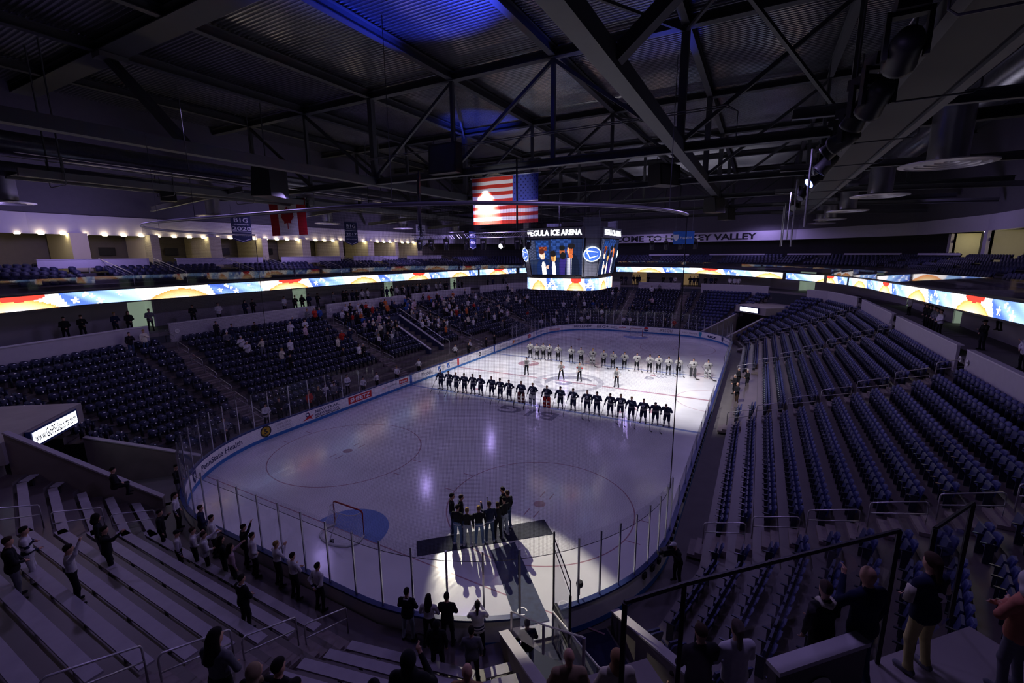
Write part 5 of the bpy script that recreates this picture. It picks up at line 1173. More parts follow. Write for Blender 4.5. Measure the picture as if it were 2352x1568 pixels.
for k in (4, 22, 40, 58): 
    if k < len(pts): x, y, z = pts[k]; b.path([(x, y, zp), (x, y, 18.0)], .012, 4)
b.build('hanging_cable', STEEL, nt_)
# ------------------------------------------------------------------ figures: one smooth surface per body
def _caps(P, a, b, ra, rb):
    ba = b-a; h = np.clip(((P-a)@ba)/(ba@ba+1e-9), 0, 1); return np.linalg.norm(P-a-h[..., None]*ba, axis=-1)-(ra+(rb-ra)*h)
def _ell(P, c, r): k = np.linalg.norm((P-c)/r, axis=-1); return (k-1)*r.min()*(.55+.45*1)
def surface(prims, h, k=.035):
    """smooth union of tapered capsules and ellipsoids -> (verts, quads, material per quad)"""
    lo = np.array([1e9]*3); hi = -lo
    for p in prims:
        if p[0] == 'c': pts = [(p[1], p[3]), (p[2], p[4])]
        else: pts = [(p[1], p[2])]
        for c, r in pts: lo = np.minimum(lo, np.array(c)-np.array(r)); hi = np.maximum(hi, np.array(c)+np.array(r))
    lo -= 2.2*h+.02; hi += 2.2*h+.02; n = np.ceil((hi-lo)/h).astype(int)+1
    F = np.full(n, 1.0); B = np.full(n, 1e3); M = np.zeros(n, np.int16); ax = [lo[q]+h*np.arange(n[q]) for q in range(3)]
    for p in prims:
        if p[0] == 'c': a, b_, ra, rb, mi = np.array(p[1], float), np.array(p[2], float), p[3], p[4], p[5]; l, u = np.minimum(a-ra, b_-rb), np.maximum(a+ra, b_+rb); kk = p[6] if len(p) > 6 else k
        else: a, r, mi = np.array(p[1], float), np.array(p[2], float), p[3]; l, u = a-r, a+r; kk = p[4] if len(p) > 4 else k
        i0 = np.maximum(((l-.09-lo)/h).astype(int), 0); i1 = np.minimum(((u+.09-lo)/h).astype(int)+2, n); sl = tuple(slice(i0[q], i1[q]) for q in range(3))
        G = np.stack(np.meshgrid(*[ax[q][sl[q]] for q in range(3)], indexing='ij'), -1)
        d = _caps(G, a, b_, ra, rb) if p[0] == 'c' else _ell(G, a, r)
        f = F[sl]; hh = np.clip(.5+.5*(f-d)/kk, 0, 1); F[sl] = f*(1-hh)+d*hh-kk*hh*(1-hh)
        m = d < B[sl]; B[sl] = np.where(m, d, B[sl]); M[sl] = np.where(m, mi, M[sl])
    s = F < 0; cn = [(i, j, q) for i in (0, 1) for j in (0, 1) for q in (0, 1)]
    sh = lambda A, c: A[c[0]:A.shape[0]-1+c[0], c[1]:A.shape[1]-1+c[1], c[2]:A.shape[2]-1+c[2]]
    cnt = sum(sh(s, c).astype(int) for c in cn); act = (cnt > 0) & (cnt < 8); cells = np.argwhere(act); idx = np.full(act.shape, -1); idx[act] = np.arange(len(cells))
    V = np.stack([F[cells[:, 0]+c[0], cells[:, 1]+c[1], cells[:, 2]+c[2]] for c in cn], 1); pos = np.zeros((len(cells), 3)); ct = np.zeros(len(cells))
    for e0 in range(8):
        for e1 in range(e0+1, 8):
            c0, c1 = np.array(cn[e0]), np.array(cn[e1])
            if abs(c0-c1).sum() != 1: continue
            x = (V[:, e0] < 0) != (V[:, e1] < 0); t = np.where(x, V[:, e0]/(V[:, e0]-V[:, e1]+1e-12), 0); pos += np.where(x[:, None], c0+t[:, None]*(c1-c0), 0); ct += x
    verts = lo+h*(cells+pos/np.maximum(ct, 1)[:, None]); quads = []
    for axis in range(3):
        o1, o2 = [(1, 2), (2, 0), (0, 1)][axis]; A = [slice(1, -1)]*3; A[axis] = slice(0, -1); A = tuple(A); Bs = list(A); Bs[axis] = slice(1, None); s0, s1 = s[A], s[tuple(Bs)]
        e = np.argwhere(s0 != s1); flip = s0[tuple(e.T)]; e = e+1; e[:, axis] -= 1
        def cell(d1, d2): q = e.copy(); q[:, o1] += d1; q[:, o2] += d2; return idx[tuple(q.T)]
        Q = np.stack([cell(-1, -1), cell(0, -1), cell(0, 0), cell(-1, 0)], 1); Q[~flip] = Q[~flip][:, ::-1]; quads.append(Q)
    Q = np.concatenate(quads); cen = verts[Q].mean(1); g = np.clip(np.round((cen-lo)/h).astype(int), 0, n-1); return verts, Q, M[g[:, 0], g[:, 1], g[:, 2]], cen
def to_mesh(name, verts, Q, mi, mats_):
    me = bpy.data.meshes.new(name); me.vertices.add(len(verts)); me.vertices.foreach_set('co', verts.astype(np.float32).ravel()); me.loops.add(Q.size); me.loops.foreach_set('vertex_index', Q.astype(np.int32).ravel()); me.polygons.add(len(Q)); me.polygons.foreach_set('loop_start', np.arange(0, Q.size, 4, dtype=np.int32)); me.polygons.foreach_set('loop_total', np.full(len(Q), 4, dtype=np.int32)); me.polygons.foreach_set('material_index', mi.astype(np.int32)); me.polygons.foreach_set('use_smooth', np.ones(len(Q), bool))
    for m in mats_: me.materials.append(m)
    me.update(); me.validate(); return me
def L3(a, b, t): return tuple(a[q]+(b[q]-a[q])*t for q in range(3))
# local frame: facing +X, left is +Y. material slots: 0 skin, 1 top, 2 bottom, 3 shoes, 4 band, 5 glove
ARMS = {'rest': ((.0, .27, 1.13), (.06, .26, .90)), 'back': ((-.11, .29, 1.16), (-.15, .07, .97)), 'front': ((.06, .28, 1.15), (.21, .06, 1.02)), 'heart': ((.08, .29, 1.17), (.20, -.02, 1.27)), 'fold': ((.10, .28, 1.16), (.22, -.06, 1.19)), 'phone': ((.13, .27, 1.22), (.30, .07, 1.46)), 'up': ((.12, .30, 1.60), (.24, .25, 1.86)), 'point': ((.20, .26, 1.36), (.42, .22, 1.50)), 'stick': ((.05, .31, 1.15), (.17, .33, .96)), 'hip': ((-.06, .36, 1.17), (.05, .22, 1.03)), 'lean': ((.18, .27, 1.2), (.36, .16, 1.2))}
def body_prims(la='rest', ra='rest', kind='adult', lean=0., sit=False, stance=.1, hands=False, female=False, headturn=0., headdown=0.):
    P = []; bulk = {'adult': 1.0, 'coat': 1.17, 'player': 1.32, 'goalie': 1.5, 'slim': .92, 'dress': 1.05}[kind]; pl = kind in ('player', 'goalie')
    sx = lambda z: lean*max(0, z-.95)
    T = lambda x, y, z: (x+sx(z), y, z-(.5*lean*lean*max(0, z-.95)))
    dz = -.43 if sit else 0.
    add = P.append
    hz = 1.665-headdown*.35; hx = .03+headdown
    add(('c', T(0, 0, 1.44), T(.015+hx*.4, 0, 1.57-headdown*.2), .056, .05, 0)); add(('e', T(hx, 0, hz), (.098, .078, .118), 0))
    c, s = math.cos(headturn), math.sin(headturn); hp = lambda x, y, z: T(hx+x*c-y*s, x*s+y*c, hz+z)
    add(('e', hp(.03, 0, -.06), (.065, .058, .062), 0)); add(('c', hp(.09, 0, .012), hp(.112, 0, -.022), .011, .016, 0, .012))
    for y in (-.079, .079): add(('e', hp(-.005, y, -.005), (.022, .012, .032), 0, .012))
    add(('e', T(0, 0, 1.30), (.118*bulk, .178*bulk, .21), 1)); add(('e', T(.012, 0, 1.10), (.112*bulk, .156*bulk, .19), 1)); add(('e', T(0, 0, .985), (.118*bulk, .165*bulk, .13 if not pl else .17), 1 if pl or kind == 'coat' else 2))
    if kind == 'coat': add(('e', T(0, 0, .90), (.13*bulk, .17*bulk, .14), 1))
    sh = .185*(1.0 if not pl else 1.18); add(('c', T(0, -sh, 1.405), T(0, sh, 1.405), .07*bulk**.7, .07*bulk**.7, 1)); add(('c', T(-.005, 0, 1.40), T(0, 0, 1.47), .075, .06, 1))
    for sd, pose in ((1, la), (-1, ra)):
        e, w_ = ARMS[pose]; S = T(0, sd*(sh+.02), 1.40); E = T(e[0], sd*(e[1]+(.06 if pl else 0)), e[2]); W_ = T(w_[0], sd*(w_[1]+(.04 if pl and abs(w_[1]) > .2 else 0)), w_[2]); q = 1.5 if pl else 1.22 if kind == 'coat' else 1.08
        add(('c', S, E, .056*q, .047*q, 1)); add(('c', E, W_, .046*q, .036*(q if pl else 1.05), 1))
        d = np.array(W_)-np.array(E); d /= np.linalg.norm(d)
        if pl: add(('e', tuple(np.array(W_)+d*.06), (.07, .06, .08), 5, .02)); add(('c', tuple(np.array(W_)+d*.02), tuple(np.array(W_)+d*.08+np.array([.05, -sd*.03, 0])), .028, .024, 5, .015))
        else:
            p0 = np.array(W_)+d*.02; add(('c', tuple(p0), tuple(p0+d*.07), .028, .034, 0, .02))
            side = np.cross(d, [1., 0, 0.3]); side /= np.linalg.norm(side)+1e-9; curl = np.cross(side, d)
            if hands:
                for f in range(4):
                    o = p0+d*.075+side*(f-1.5)*.021; Lf = (.062, .072, .068, .052)[f]; m = o+d*Lf*.55+curl*.012
                    add(('c', tuple(o), tuple(m), .0105, .0098, 0, .006)); add(('c', tuple(m), tuple(m+d*Lf*.40+curl*.035), .0098, .0085, 0, .006))
                o = p0+d*.02+side*.03*sd; add(('c', tuple(o), tuple(o+d*.045+side*.022*sd+curl*.01), .013, .0105, 0, .008))
            else:
                add(('e', tuple(p0+d*.10), (.034, .034, .045), 0, .02)); add(('c', tuple(p0+d*.03), tuple(p0+d*.07+side*.04*sd), .014, .012, 0, .012))
    tb = 1.35 if pl else 1.0
    for sd in (1, -1):
        H = (0, sd*.095*(1.15 if pl else 1), .93)
        if sit: K = (.42, sd*.12, .90); A = (.40, sd*.12, .52)
        else: K = (.04, sd*(.095+stance*.35), .50); A = (-.01, sd*(.095+stance*.6), .095)
        add(('c', H, K, .092*tb, .066*(1.5 if pl else 1.05), 2)); add(('c', K, A, .064*(1.15 if pl else 1.0), .047*(1.2 if pl else 1.12), 2 if not pl else 4))
        x0, z0 = A[0], A[2]-.055
        add(('c', (x0-.05, A[1], z0), (x0+.14, A[1]+sd*.025, z0-.005), .046, .040, 3, .03)); add(('c', (x0, A[1], z0+.01), (x0, A[1], z0+.07), .05, .05, 3, .03))
    return [(p[0], *[tuple(np.array(v)+np.array([0, 0, dz])) if q < (2 if p[0] == 'c' else 1) else v for q, v in enumerate(p[1:])]) for p in P]
def hair_prims(style, headdown=0., headturn=0., lean=0., sit=False):
    dz = -.43 if sit else 0; hz = 1.665-headdown*.35; hx = .03+headdown; c, s = math.cos(headturn), math.sin(headturn)
    def hp(x, y, z): Z = hz+z; return (hx+x*c-y*s+lean*max(0, Z-.95), x*s+y*c, Z-.5*lean*lean*max(0, Z-.95)+dz)
    if style == 'short': return [('e', hp(-.022, 0, .035), (.094, .086, .103), 0), ('e', hp(.03, 0, .085), (.07, .072, .045), 0)]
    if style == 'long': return [('e', hp(-.022, 0, .035), (.097, .088, .104), 0), ('e', hp(.02, 0, .085), (.075, .076, .045), 0), ('c', hp(-.065, 0, -.02), hp(-.11, 0, -.30), .085, .095, 0), ('c', hp(-.03, .06, 0), hp(-.05, .08, -.2), .04, .05, 0), ('c', hp(-.03, -.06, 0), hp(-.05, -.08, -.2), .04, .05, 0)]
    if style == 'tail': return [('e', hp(-.022, 0, .035), (.095, .087, .103), 0), ('e', hp(.03, 0, .085), (.07, .072, .045), 0), ('c', hp(-.1, 0, .04), hp(-.14, 0, -.20), .045, .03, 0)]
    if style == 'cap': return [('e', hp(-.005, 0, .045), (.106, .09, .092), 0), ('c', hp(.09, -.03, .05), hp(.16, 0, .035), .02, .016, 0), ('c', hp(.09, .03, .05), hp(.16, 0, .035), .02, .016, 0)]
    if style == 'beanie': return [('e', hp(-.012, 0, .05), (.105, .094, .11), 0), ('e', hp(-.02, 0, .16), (.03, .03, .03), 0)]
    if style == 'curly': return [('e', hp(-.03, 0, .03), (.125, .125, .135), 0), ('e', hp(-.07, 0, -.1), (.12, .15, .13), 0)]
    if style == 'hood': return [('e', hp(-.03, 0, .01), (.115, .105, .135), 0), ('c', hp(-.06, 0, -.13), hp(-.03, 0, -.2), .09, .12, 0)]
    return []
_cache = {}
def bmesh_(key, pr, h, mats_, band=None):
    if key in _cache: return _cache[key]
    v, q, m, cen = surface(pr, h)
    if band is not None:
        for z0, z1, fr, to in band: m = np.where((cen[:, 2] > z0) & (cen[:, 2] < z1) & (m == fr), to, m)
    _cache[key] = to_mesh(key, v, q, m, mats_); return _cache[key]
def cm(name, c, r=.85): return mat('cloth_'+name, c, r, var=.25, vscale=14, spec=.2)
SKIN = mat('skin', (.52, .30, .21), .6, var=.06); SKIN_D = mat('skin_dark', (.16, .085, .055), .6, var=.06)
CL = {'black': (.010, .010, .014), 'navy': (.012, .016, .05), 'white': (.62, .60, .66), 'grey': (.14, .14, .17), 'red': (.42, .03, .02), 'orange': (.50, .12, .03), 'blue': (.03, .08, .32), 'jean': (.10, .16, .30), 'jean_dark': (.035, .06, .13), 'jean_pale': (.34, .38, .44), 'khaki': (.52, .46, .20), 'brown': (.05, .03, .02), 'blond': (.26, .17, .06), 'pink': (.50, .36, .42), 'salmon': (.48, .18, .12), 'dark_hair': (.012, .009, .008), 'jersey_grey': (.42, .41, .40), 'cream': (.60, .56, .45), 'tan': (.30, .22, .14), 'camel': (.30, .17, .09), 'white_hair': (.45, .43, .42), 'yellow': (.55, .42, .10)}
def col(n): return cm(n, CL[n])
def person(loc, face, top='black', bottom='black', hair='short', hairc='dark_hair', la='rest', ra='rest', kind='adult', h=.036, scale=1., shoes='black', skin=None, band=None, bandc='navy', label='', group=None, hands=False, lean=0., sit=False, glove='black', headdown=0., headturn=0., stance=.1, name='person'):
    key = 'body_%s_%s_%s_%s_%s_%.3f_%s%.2f%.2f%.2f%s%s%s' % (la, ra, kind, top, bottom, h, band, lean, headdown, headturn, sit, bandc, shoes)+str(skin is SKIN_D)+glove+str(stance)
    me = bmesh_(key, body_prims(la, ra, kind, lean, sit, stance, hands, headturn=headturn, headdown=headdown), h, [skin or SKIN, col(top), col(bottom), col(shoes), col(bandc), col(glove)], band)
    o = link(name, me, None, loc, face); o.scale = (scale,)*3; tag(o, label, 'person', group)
    if hair:
        hm = bmesh_('hair_%s_%s_%.3f_%.2f%.2f%.2f%s' % (hair, hairc, h, headdown, headturn, lean, sit), hair_prims(hair, headdown, headturn, lean, sit), min(h, .03), [col(hairc)])
        link('hair' if hair not in ('cap', 'beanie', 'hood') else hair, hm, o)
    return o

# --- hockey players on the far and near lines
STICKM = mat('stick_shaft', (.04, .04, .05), .4); BLADE = mat('stick_blade', (.03, .03, .035), .5)
def give_stick(o, lab, hand=(.19, -.35, .93), tip=(1.35, .05, .03), big=False, grp='hockey sticks'):
    sc = o.scale[0]; ca, sa = math.cos(o.rotation_euler.z), math.sin(o.rotation_euler.z)
    W_ = lambda q: Vector((o.location.x+sc*(ca*q[0]-sa*q[1]), o.location.y+sc*(sa*q[0]+ca*q[1]), o.location.z+sc*q[2]))
    H = W_(hand); T_ = W_(tip); T_.z = o.location.z+.03; d = (H-T_).normalized(); top = H+d*.28
    b = MB(); b.beam(T_-T_, top-T_, .03, .022); s = b.build('hockey_stick', STICKM); s.location = T_; tag(s, lab, 'hockey stick', grp)
    b = MB(); f = Vector((-d.x, -d.y, 0)).normalized(); r = Vector((-f.y, f.x, 0)); wd = (f*.8+r*.35).normalized()
    if big: b.beam((0, 0, .02), d*.6, .09, .03); b.beam((0, 0, 0), wd*.34, .03, .1)
    else: b.beam((0, 0, 0), wd*.28, .02, .07)
    b.build('blade', BLADE, s)
def crest(o, mi_w, h=1.27, x=.168, r=.105):
    key = 'crest_%s' % mi_w
    if key not in _cache:
        b = MB(); b.add([(0, r*math.cos(2*PI*k/18), r*math.sin(2*PI*k/18)) for k in range(18)], [tuple(range(18))], 0); P = []
        for q in range(10): rr = r*(.66 if q % 2 == 0 else .28); a = PI/2+q*PI/5; P.append((.006, rr*math.cos(a), rr*math.sin(a)))
        b.add(P, [tuple(range(10))], 1); q = b.build('crest', [mat('crest_pale', (.55, .56, .6), .8), mat('crest_navy', (.012, .016, .06), .8)]); _cache[key] = q.data; bpy.data.objects.remove(q)
    c = link('crest', _cache[key], o); c.location = (x, 0, h); return c
def pads(o, m, m2):
    for s in (1, -1):
        b = MB(); y = s*.17; V = []
        for z, w_, x in ((.03, .13, .14), (.35, .14, .17), (.55, .15, .17), (.86, .13, .15)): V += [(x-.10, y-w_, z), (x, y-w_*.8, z), (x, y+w_*.8, z), (x-.10, y+w_, z)]
        fs = [(4*k+q, 4*k+(q+1) % 4, 4*k+4+(q+1) % 4, 4*k+4+q) for k in range(3) for q in range(4)]+[(3, 2, 1, 0), (12, 13, 14, 15)]
        b.add(V, fs, 0); b.box((.175, y, .5), .02, .20, .12, 0, 1); b.box((.165, y, .2), .02, .18, .08, 0, 1); b.build('leg_pad', [m, m2], o)
JB = [(.95, 1.0, 1, 4), (1.035, 1.075, 1, 4), (.29, .34, 4, 2), (.20, .24, 4, 2)]
HOME = [(-7.6, 9.52), (-7.59, 8.62), (-7.72, 7.71), (-7.66, 6.87), (-7.52, 6.07), (-7.55, 5.24), (-7.45, 4.17), (-7.66, 3.21), (-7.69, 2.32), (-7.6, 1.21), (-7.68, .12), (-7.77, -1.19), (-7.59, -2.27), (-7.61, -3.36), (-7.6, -4.5), (-7.61, -5.28), (-7.45, -6.28), (-7.39, -7.03), (-7.61, -7.9), (-7.71, -8.79), (-7.65, -9.63), (-7.71, -10.43)]
AWAY = [(7.79, 7.96), (7.36, 6.86), (7.9, 6.3), (7.7, 5.41), (7.71, 4.33), (7.58, 2.67), (7.53, 1.5), (7.53, .13), (7.19, -1.22), (7.07, -2.3), (7.31, -3.46), (7.29, -4.78), (7.18, -6.13), (7.26, -7.0), (7.01, -8.03), (7.15, -8.98), (7.19, -10.35), (7.32, -11.68)]
HC = ['dark_hair', 'brown', 'blond', 'brown', 'dark_hair', 'brown', 'brown', 'dark_hair']
for n_, (x, y) in enumerate(HOME):
    gk = {9: ('red', 'black'), 10: ('white', 'navy'), 11: ('red', 'white')}.get(n_)
    kd = 'goalie' if gk else 'player'; hd = .06 if n_ in (16, 20, 21) else .0
    lab = ('goalie in navy jersey with %s leg pads, in the near line of players' % {9: 'dark red and black', 10: 'white and navy', 11: 'bright red'}[n_]) if gk else 'navy jersey hockey player with stick, %s from the left in the near line' % ORD[n_]
    o = person((x, y, 0.04), PI+.12*math.sin(n_*2.3), 'navy', 'navy', 'short' if n_ else 'cap', HC[n_ % 8] if n_ else 'black', la='back' if n_ % 3 else 'heart', ra='stick', kind=kd, h=.032, band=JB, bandc='jersey_grey', glove='navy', label=lab, group='navy team', headdown=hd, lean=.35 if n_ >= 20 else .04, scale=1.03, stance=.14, name='person')
    crest(o, 'home', 1.29, .185 if kd == 'player' else .21)
    if gk: pads(o, mat('pad_'+gk[0]+gk[1], {'red': (.42, .02, .015), 'white': (.6, .6, .62)}[gk[0]] if n_ != 9 else (.10, .012, .014), .6), mat('pad2_'+gk[1], {'black': (.012, .012, .015), 'navy': (.012, .016, .06), 'white': (.6, .6, .62)}[gk[1]] if n_ != 9 else (.55, .5, .5), .6))
    give_stick(o, 'hockey stick held by the %s navy player from the left' % ORD[n_], hand=(.19, -.40, .95), tip=(1.35, -.15-.12*math.sin(n_*1.7), .03), big=bool(gk), grp='sticks of the navy team')
for n_, (x, y) in enumerate(AWAY):
    gk = n_ in (7, 16, 17); kd = 'goalie' if gk else 'player'
    lab = ('goalie in pale grey jersey with big leg pads, %s in the far line' % {7: 'left of centre', 16: 'second from the right', 17: 'rightmost'}[n_]) if gk else 'pale grey jersey hockey player, %s from the left in the far line' % ORD[n_]
    o = person((x, y, 0.04), PI+.1*math.sin(n_*1.9), 'jersey_grey', 'black', 'short', HC[(n_+3) % 8], la='back', ra='heart', kind=kd, h=.04, band=[(.95, .99, 1, 4), (1.04, 1.07, 1, 4), (1.2, 1.225, 1, 4)], bandc='black' if gk else 'grey', glove='black', label=lab, group='grey team', scale=1.03, stance=.22 if gk else .12)
    if gk: pads(o, mat('pad_pale', (.5, .5, .5), .6) if n_ != 16 else mat('pad_dark', (.03, .03, .035), .6), mat('pad_stripe', (.04, .04, .05), .6))
    give_stick(o, 'hockey stick held by the %s grey player from the left' % ORD[n_], hand=(.1, .40, .95) if not gk else (.19, -.4, .9), tip=(.55, .55, .03) if not gk else (.9, .5, .03), big=gk, grp='sticks of the grey team')
SK_ = 'black'
for n_, ((x, y), rz, arms, lab) in enumerate((((.35, 4.73), PI, ('rest', 'rest'), 'referee in striped grey shirt and black trousers, leftmost of the four'), ((.19, .86), PI+.1, ('front', 'heart'), 'referee with a red armband standing with legs apart left on the centre emblem'), ((.56, -.89), PI-.1, ('front', 'rest'), 'referee with red armbands standing upright on the centre emblem'), ((.25, -4.61), PI-.2, ('hip', 'rest'), 'referee in striped grey shirt, rightmost, by the red line'))):
    arm = n_ in (1, 2)
    o = person((x, y, .04), rz, 'jersey_grey', 'black', 'short', 'dark_hair', la=arms[0], ra=arms[1], h=.03, label=lab, kind='adult', scale=1.05, stance=.28 if n_ == 1 else .13, band=[(1.30, 1.37, 1, 1)], headdown=0)
    b = MB()
    for q in range(7): b.box((.0, -.105+q*.035, 1.25), .235+.01*math.cos((q-3)*.6), .012, .34)
    b.build('shirt_stripe', mat('stripe_black', (.02, .02, .025), .8), o)
    if arm:
        for s in ((1, -1) if n_ == 2 else (1,)):
            b = MB(); b.path([(.01, s*.24, 1.31), (.02, s*.255, 1.22)], .078, 10); b.build('armband', mat('armband_red', (.55, .02, .02), .7), o)
# --- the singers on the carpet
CHO = [(-25.0, -4.3, 'black', 'jean_dark', 'dark_hair', 'rest', 'rest', 'tall singer in black suit jacket at the left end of the singing group', 1.06), (-24.75, -4.62, 'black', 'jean_dark', 'brown', 'rest', 'rest', 'singer in black half hidden behind the left end of the group', 1.0), (-25.55, -5.0, 'black', 'jean', 'dark_hair', 'front', 'front', 'singer in black sweater and blue jeans, at the left front of the group', 1.02), (-25.45, -5.42, 'black', 'jean_pale', 'blond', 'rest', 'rest', 'fair-haired singer in black sweater and pale jeans, left of the middle', .98), (-25.15, -5.82, 'black', 'jean', 'blond', 'rest', 'rest', 'fair-haired singer in black sweater with white shirt hem, in the middle', 1.0), (-24.78, -6.12, 'navy', 'jean_dark', 'brown', 'point', 'rest', 'singer in navy cardigan raising a microphone in one hand', 1.05), (-24.45, -6.34, 'black', 'black', 'brown', 'rest', 'rest', 'slim singer in black t-shirt and black trousers', .97), (-24.12, -6.48, 'black', 'jean_pale', 'dark_hair', 'front', 'front', 'singer in black sweater and loose pale grey jeans at the right', 1.03), (-23.62, -6.38, 'black', 'jean_dark', 'brown', 'rest', 'rest', 'tall singer in black t-shirt at the right back of the group', 1.05), (-23.42, -6.02, 'black', 'jean_dark', 'dark_hair', 'rest', 'rest', 'singer at the far right back, only the head showing', 1.04)]
for n_, (x, y, tp, bt, hc, la, ra, lab, sc) in enumerate(CHO):
    rz = math.atan2(-4.6-y, -23.4-x) if n_ > 1 else math.atan2(-6.2-y, -23.4-x)
    o = person((x, y, .03), rz, tp, bt, 'short', hc, la=la, ra=ra, kind='slim' if 'slim' in lab else 'adult', h=.017, label=lab, scale=sc, shoes='white' if bt != 'black' else 'grey', band=[(.955, .995, 1, 4), (.93, .985, 2, 4)] if n_ in (2, 4, 5) else None, bandc='white', hands=True, headturn=.3*math.sin(n_*3))
b = MB(); b.path([(0, 0, 0), (.02, .02, .16)], .016, 8); b.lathe([(0, -.03), (.03, 0), (.03, .03), (0, .05)], (.02, .02, .19), 10); o = b.build('microphone', BLACK); o.location = (-24.35, -5.75, 1.56); tag(o, 'black hand microphone held up by a singer', 'microphone')

# --- spectators on the student benches and near glass
def towards(x, y, tx=-12, ty=-1): return math.atan2(ty-y, tx-x)
STRIPE = [(1.0, 1.06, 1, 4), (.93, .97, 1, 4)]
NEAR = [
 (-35.9, .1, 3.0, 'white', 'black', 'short', 'dark_hair', 'rest', 'up', 'adult', 'person in white hoodie and dark trousers shading the eyes, on the left benches', None),
 (-34.45, 2.4, 2.0, 'black', 'black', 'short', 'dark_hair', 'rest', 'point', 'coat', 'person in black jersey reaching out one hand, upper left benches', None),
 (-34.25, 3.5, 2.0, 'black', 'grey', 'curly', 'dark_hair', 'rest', 'rest', 'adult', 'person with big curly dark hair behind the black jersey', None),
 (-36.15, 2.3, 3.0, 'white', 'white', 'short', 'dark_hair', 'heart', 'front', 'coat', 'person in bulky white and navy striped furry top at the left edge', [(1.22, 1.30, 1, 4), (.98, 1.1, 1, 4)]),
 (-36.75, .85, 3.5, 'black', 'grey', 'short', 'brown', 'front', 'front', 'coat', 'large person in black top and grey trousers at the left edge', None),
 (-31.95, 5.0, .5, 'black', 'black', 'short', 'dark_hair', 'phone', 'rest', 'coat', 'person in black coat beside the left handrail near the glass', None),
 (-30.95, 5.95, .5, 'white', 'black', 'tail', 'dark_hair', 'rest', 'rest', 'adult', 'person in white jersey at the left glass corner', STRIPE),
 (-29.5, 8.9, .5, 'black', 'grey', 'short', 'dark_hair', 'front', 'front', 'coat', 'person in black standing by the tunnel wall at the left glass', None),
 (-31.0, 3.9, .5, 'navy', 'black', 'short', 'brown', 'hip', 'front', 'coat', 'person in dark jersey with pale letter pressed against the near glass', STRIPE),
 (-31.2, 2.75, .5, 'white', 'black', 'short', 'dark_hair', 'front', 'front', 'coat', 'person in pale sweatshirt leaning on the near glass', None),
 (-32.36, 2.85, .5, 'white', 'black', 'cap', 'black', 'rest', 'rest', 'adult', 'person in white jersey with dark stripes, black cap, behind the glass row', STRIPE),
 (-32.0, 2.5, .5, 'white', 'black', 'short', 'brown', 'phone', 'front', 'adult', 'person in white and navy jersey behind the front row', STRIPE),
 (-31.95, 1.85, .5, 'white', 'black', 'short', 'brown', 'point', 'front', 'coat', 'person in white jersey holding food, middle of the student crowd', None),
 (-31.8, 1.0, .5, 'black', 'black', 'long', 'dark_hair', 'front', 'front', 'adult', 'dark dressed person with long hair in the student crowd', None),
 (-31.9, .25, .5, 'pink', 'black', 'long', 'dark_hair', 'point', 'rest', 'adult', 'person in pale pink top in the student crowd', None),
 (-30.98, 1.0, .5, 'black', 'black', 'short', 'dark_hair', 'rest', 'up', 'coat', 'person in black raising the small striped flag at the glass', None),
 (-31.15, .2, .5, 'white', 'black', 'short', 'dark_hair', 'rest', 'hip', 'coat', 'person in white sweatshirt beside the flag holder', None),
 (-31.05, -1.05, .5, 'white', 'black', 'short', 'blond', 'phone', 'phone', 'adult', 'person in white top holding both hands up below the small flag', None),
 (-31.2, -2.15, .5, 'white', 'black', 'short', 'dark_hair', 'fold', 'fold', 'adult', 'person in white sweatshirt with folded arms at the near glass', None),
 (-31.15, -3.35, .5, 'white', 'black', 'short', 'dark_hair', 'back', 'back', 'adult', 'person in white jersey with black stripes, rightmost of the student row', STRIPE),
 (-33.37, -3.05, 1.5, 'black', 'black', 'short', 'dark_hair', 'front', 'front', 'coat', 'person in long black coat with pale collar alone on the benches', None),
 (-30.66, -6.75, .5, 'black', 'jean_pale', 'short', 'dark_hair', 'front', 'front', 'coat', 'person in dark jacket with pale hood, pale trousers, left of the bottom glass row', None),
 (-30.55, -7.5, .5, 'white', 'black', 'long', 'dark_hair', 'front', 'front', 'adult', 'person in white hoodie with long dark hair at the bottom glass row', None),
 (-30.25, -7.95, .5, 'black', 'black', 'short', 'dark_hair', 'front', 'front', 'coat', 'person in black jacket looking at the singers at the glass', None),
 (-30.1, -8.95, .5, 'white', 'black', 'tail', 'dark_hair', 'phone', 'phone', 'coat', 'person in white jersey with dark ponytail filming over the cardboard signs', STRIPE),
 (-31.2, -8.3, .5, 'black', 'black', 'hood', 'black', 'rest', 'rest', 'coat', 'tall dark silhouette in hooded coat on the lower benches', None),
 (-30.95, -9.3, .5, 'grey', 'black', 'short', 'dark_hair', 'fold', 'rest', 'coat', 'dark silhouette in grey coat right of the hooded one', None),
 (-29.55, -10.3, .02, 'black', 'jean_pale', 'beanie', 'black', 'front', 'front', 'coat', 'attendant in black coat and pale trousers standing at the open gate', None),
]
for (x, y, z, tp, bt, ha, hc, la, ra, kd, lab, bd) in NEAR:
    o = person((x, y, z+.01), towards(x, y, -20, -3), tp, bt, ha, hc, la=la, ra=ra, kind=kd, h=.021, label=lab, hands=True, band=bd, bandc='navy', shoes='black', scale=.98)
    if 'pale collar' in lab or 'pale hood' in lab:
        b = MB(); b.path([(.05, -.075, 1.49), (-.06, -.06, 1.47), (-.06, .06, 1.47), (.05, .075, 1.49)], .03, 6); b.build('collar', col('white'), o, True)
o = person((-32.05, 8.35, 2.05-.45+.43-.02), towards(-32, 8), 'black', 'black', 'short', 'dark_hair', 'front', 'front', kind='coat', h=.024, label='person in black sitting alone on the angled benches by the tunnel wall', sit=True)
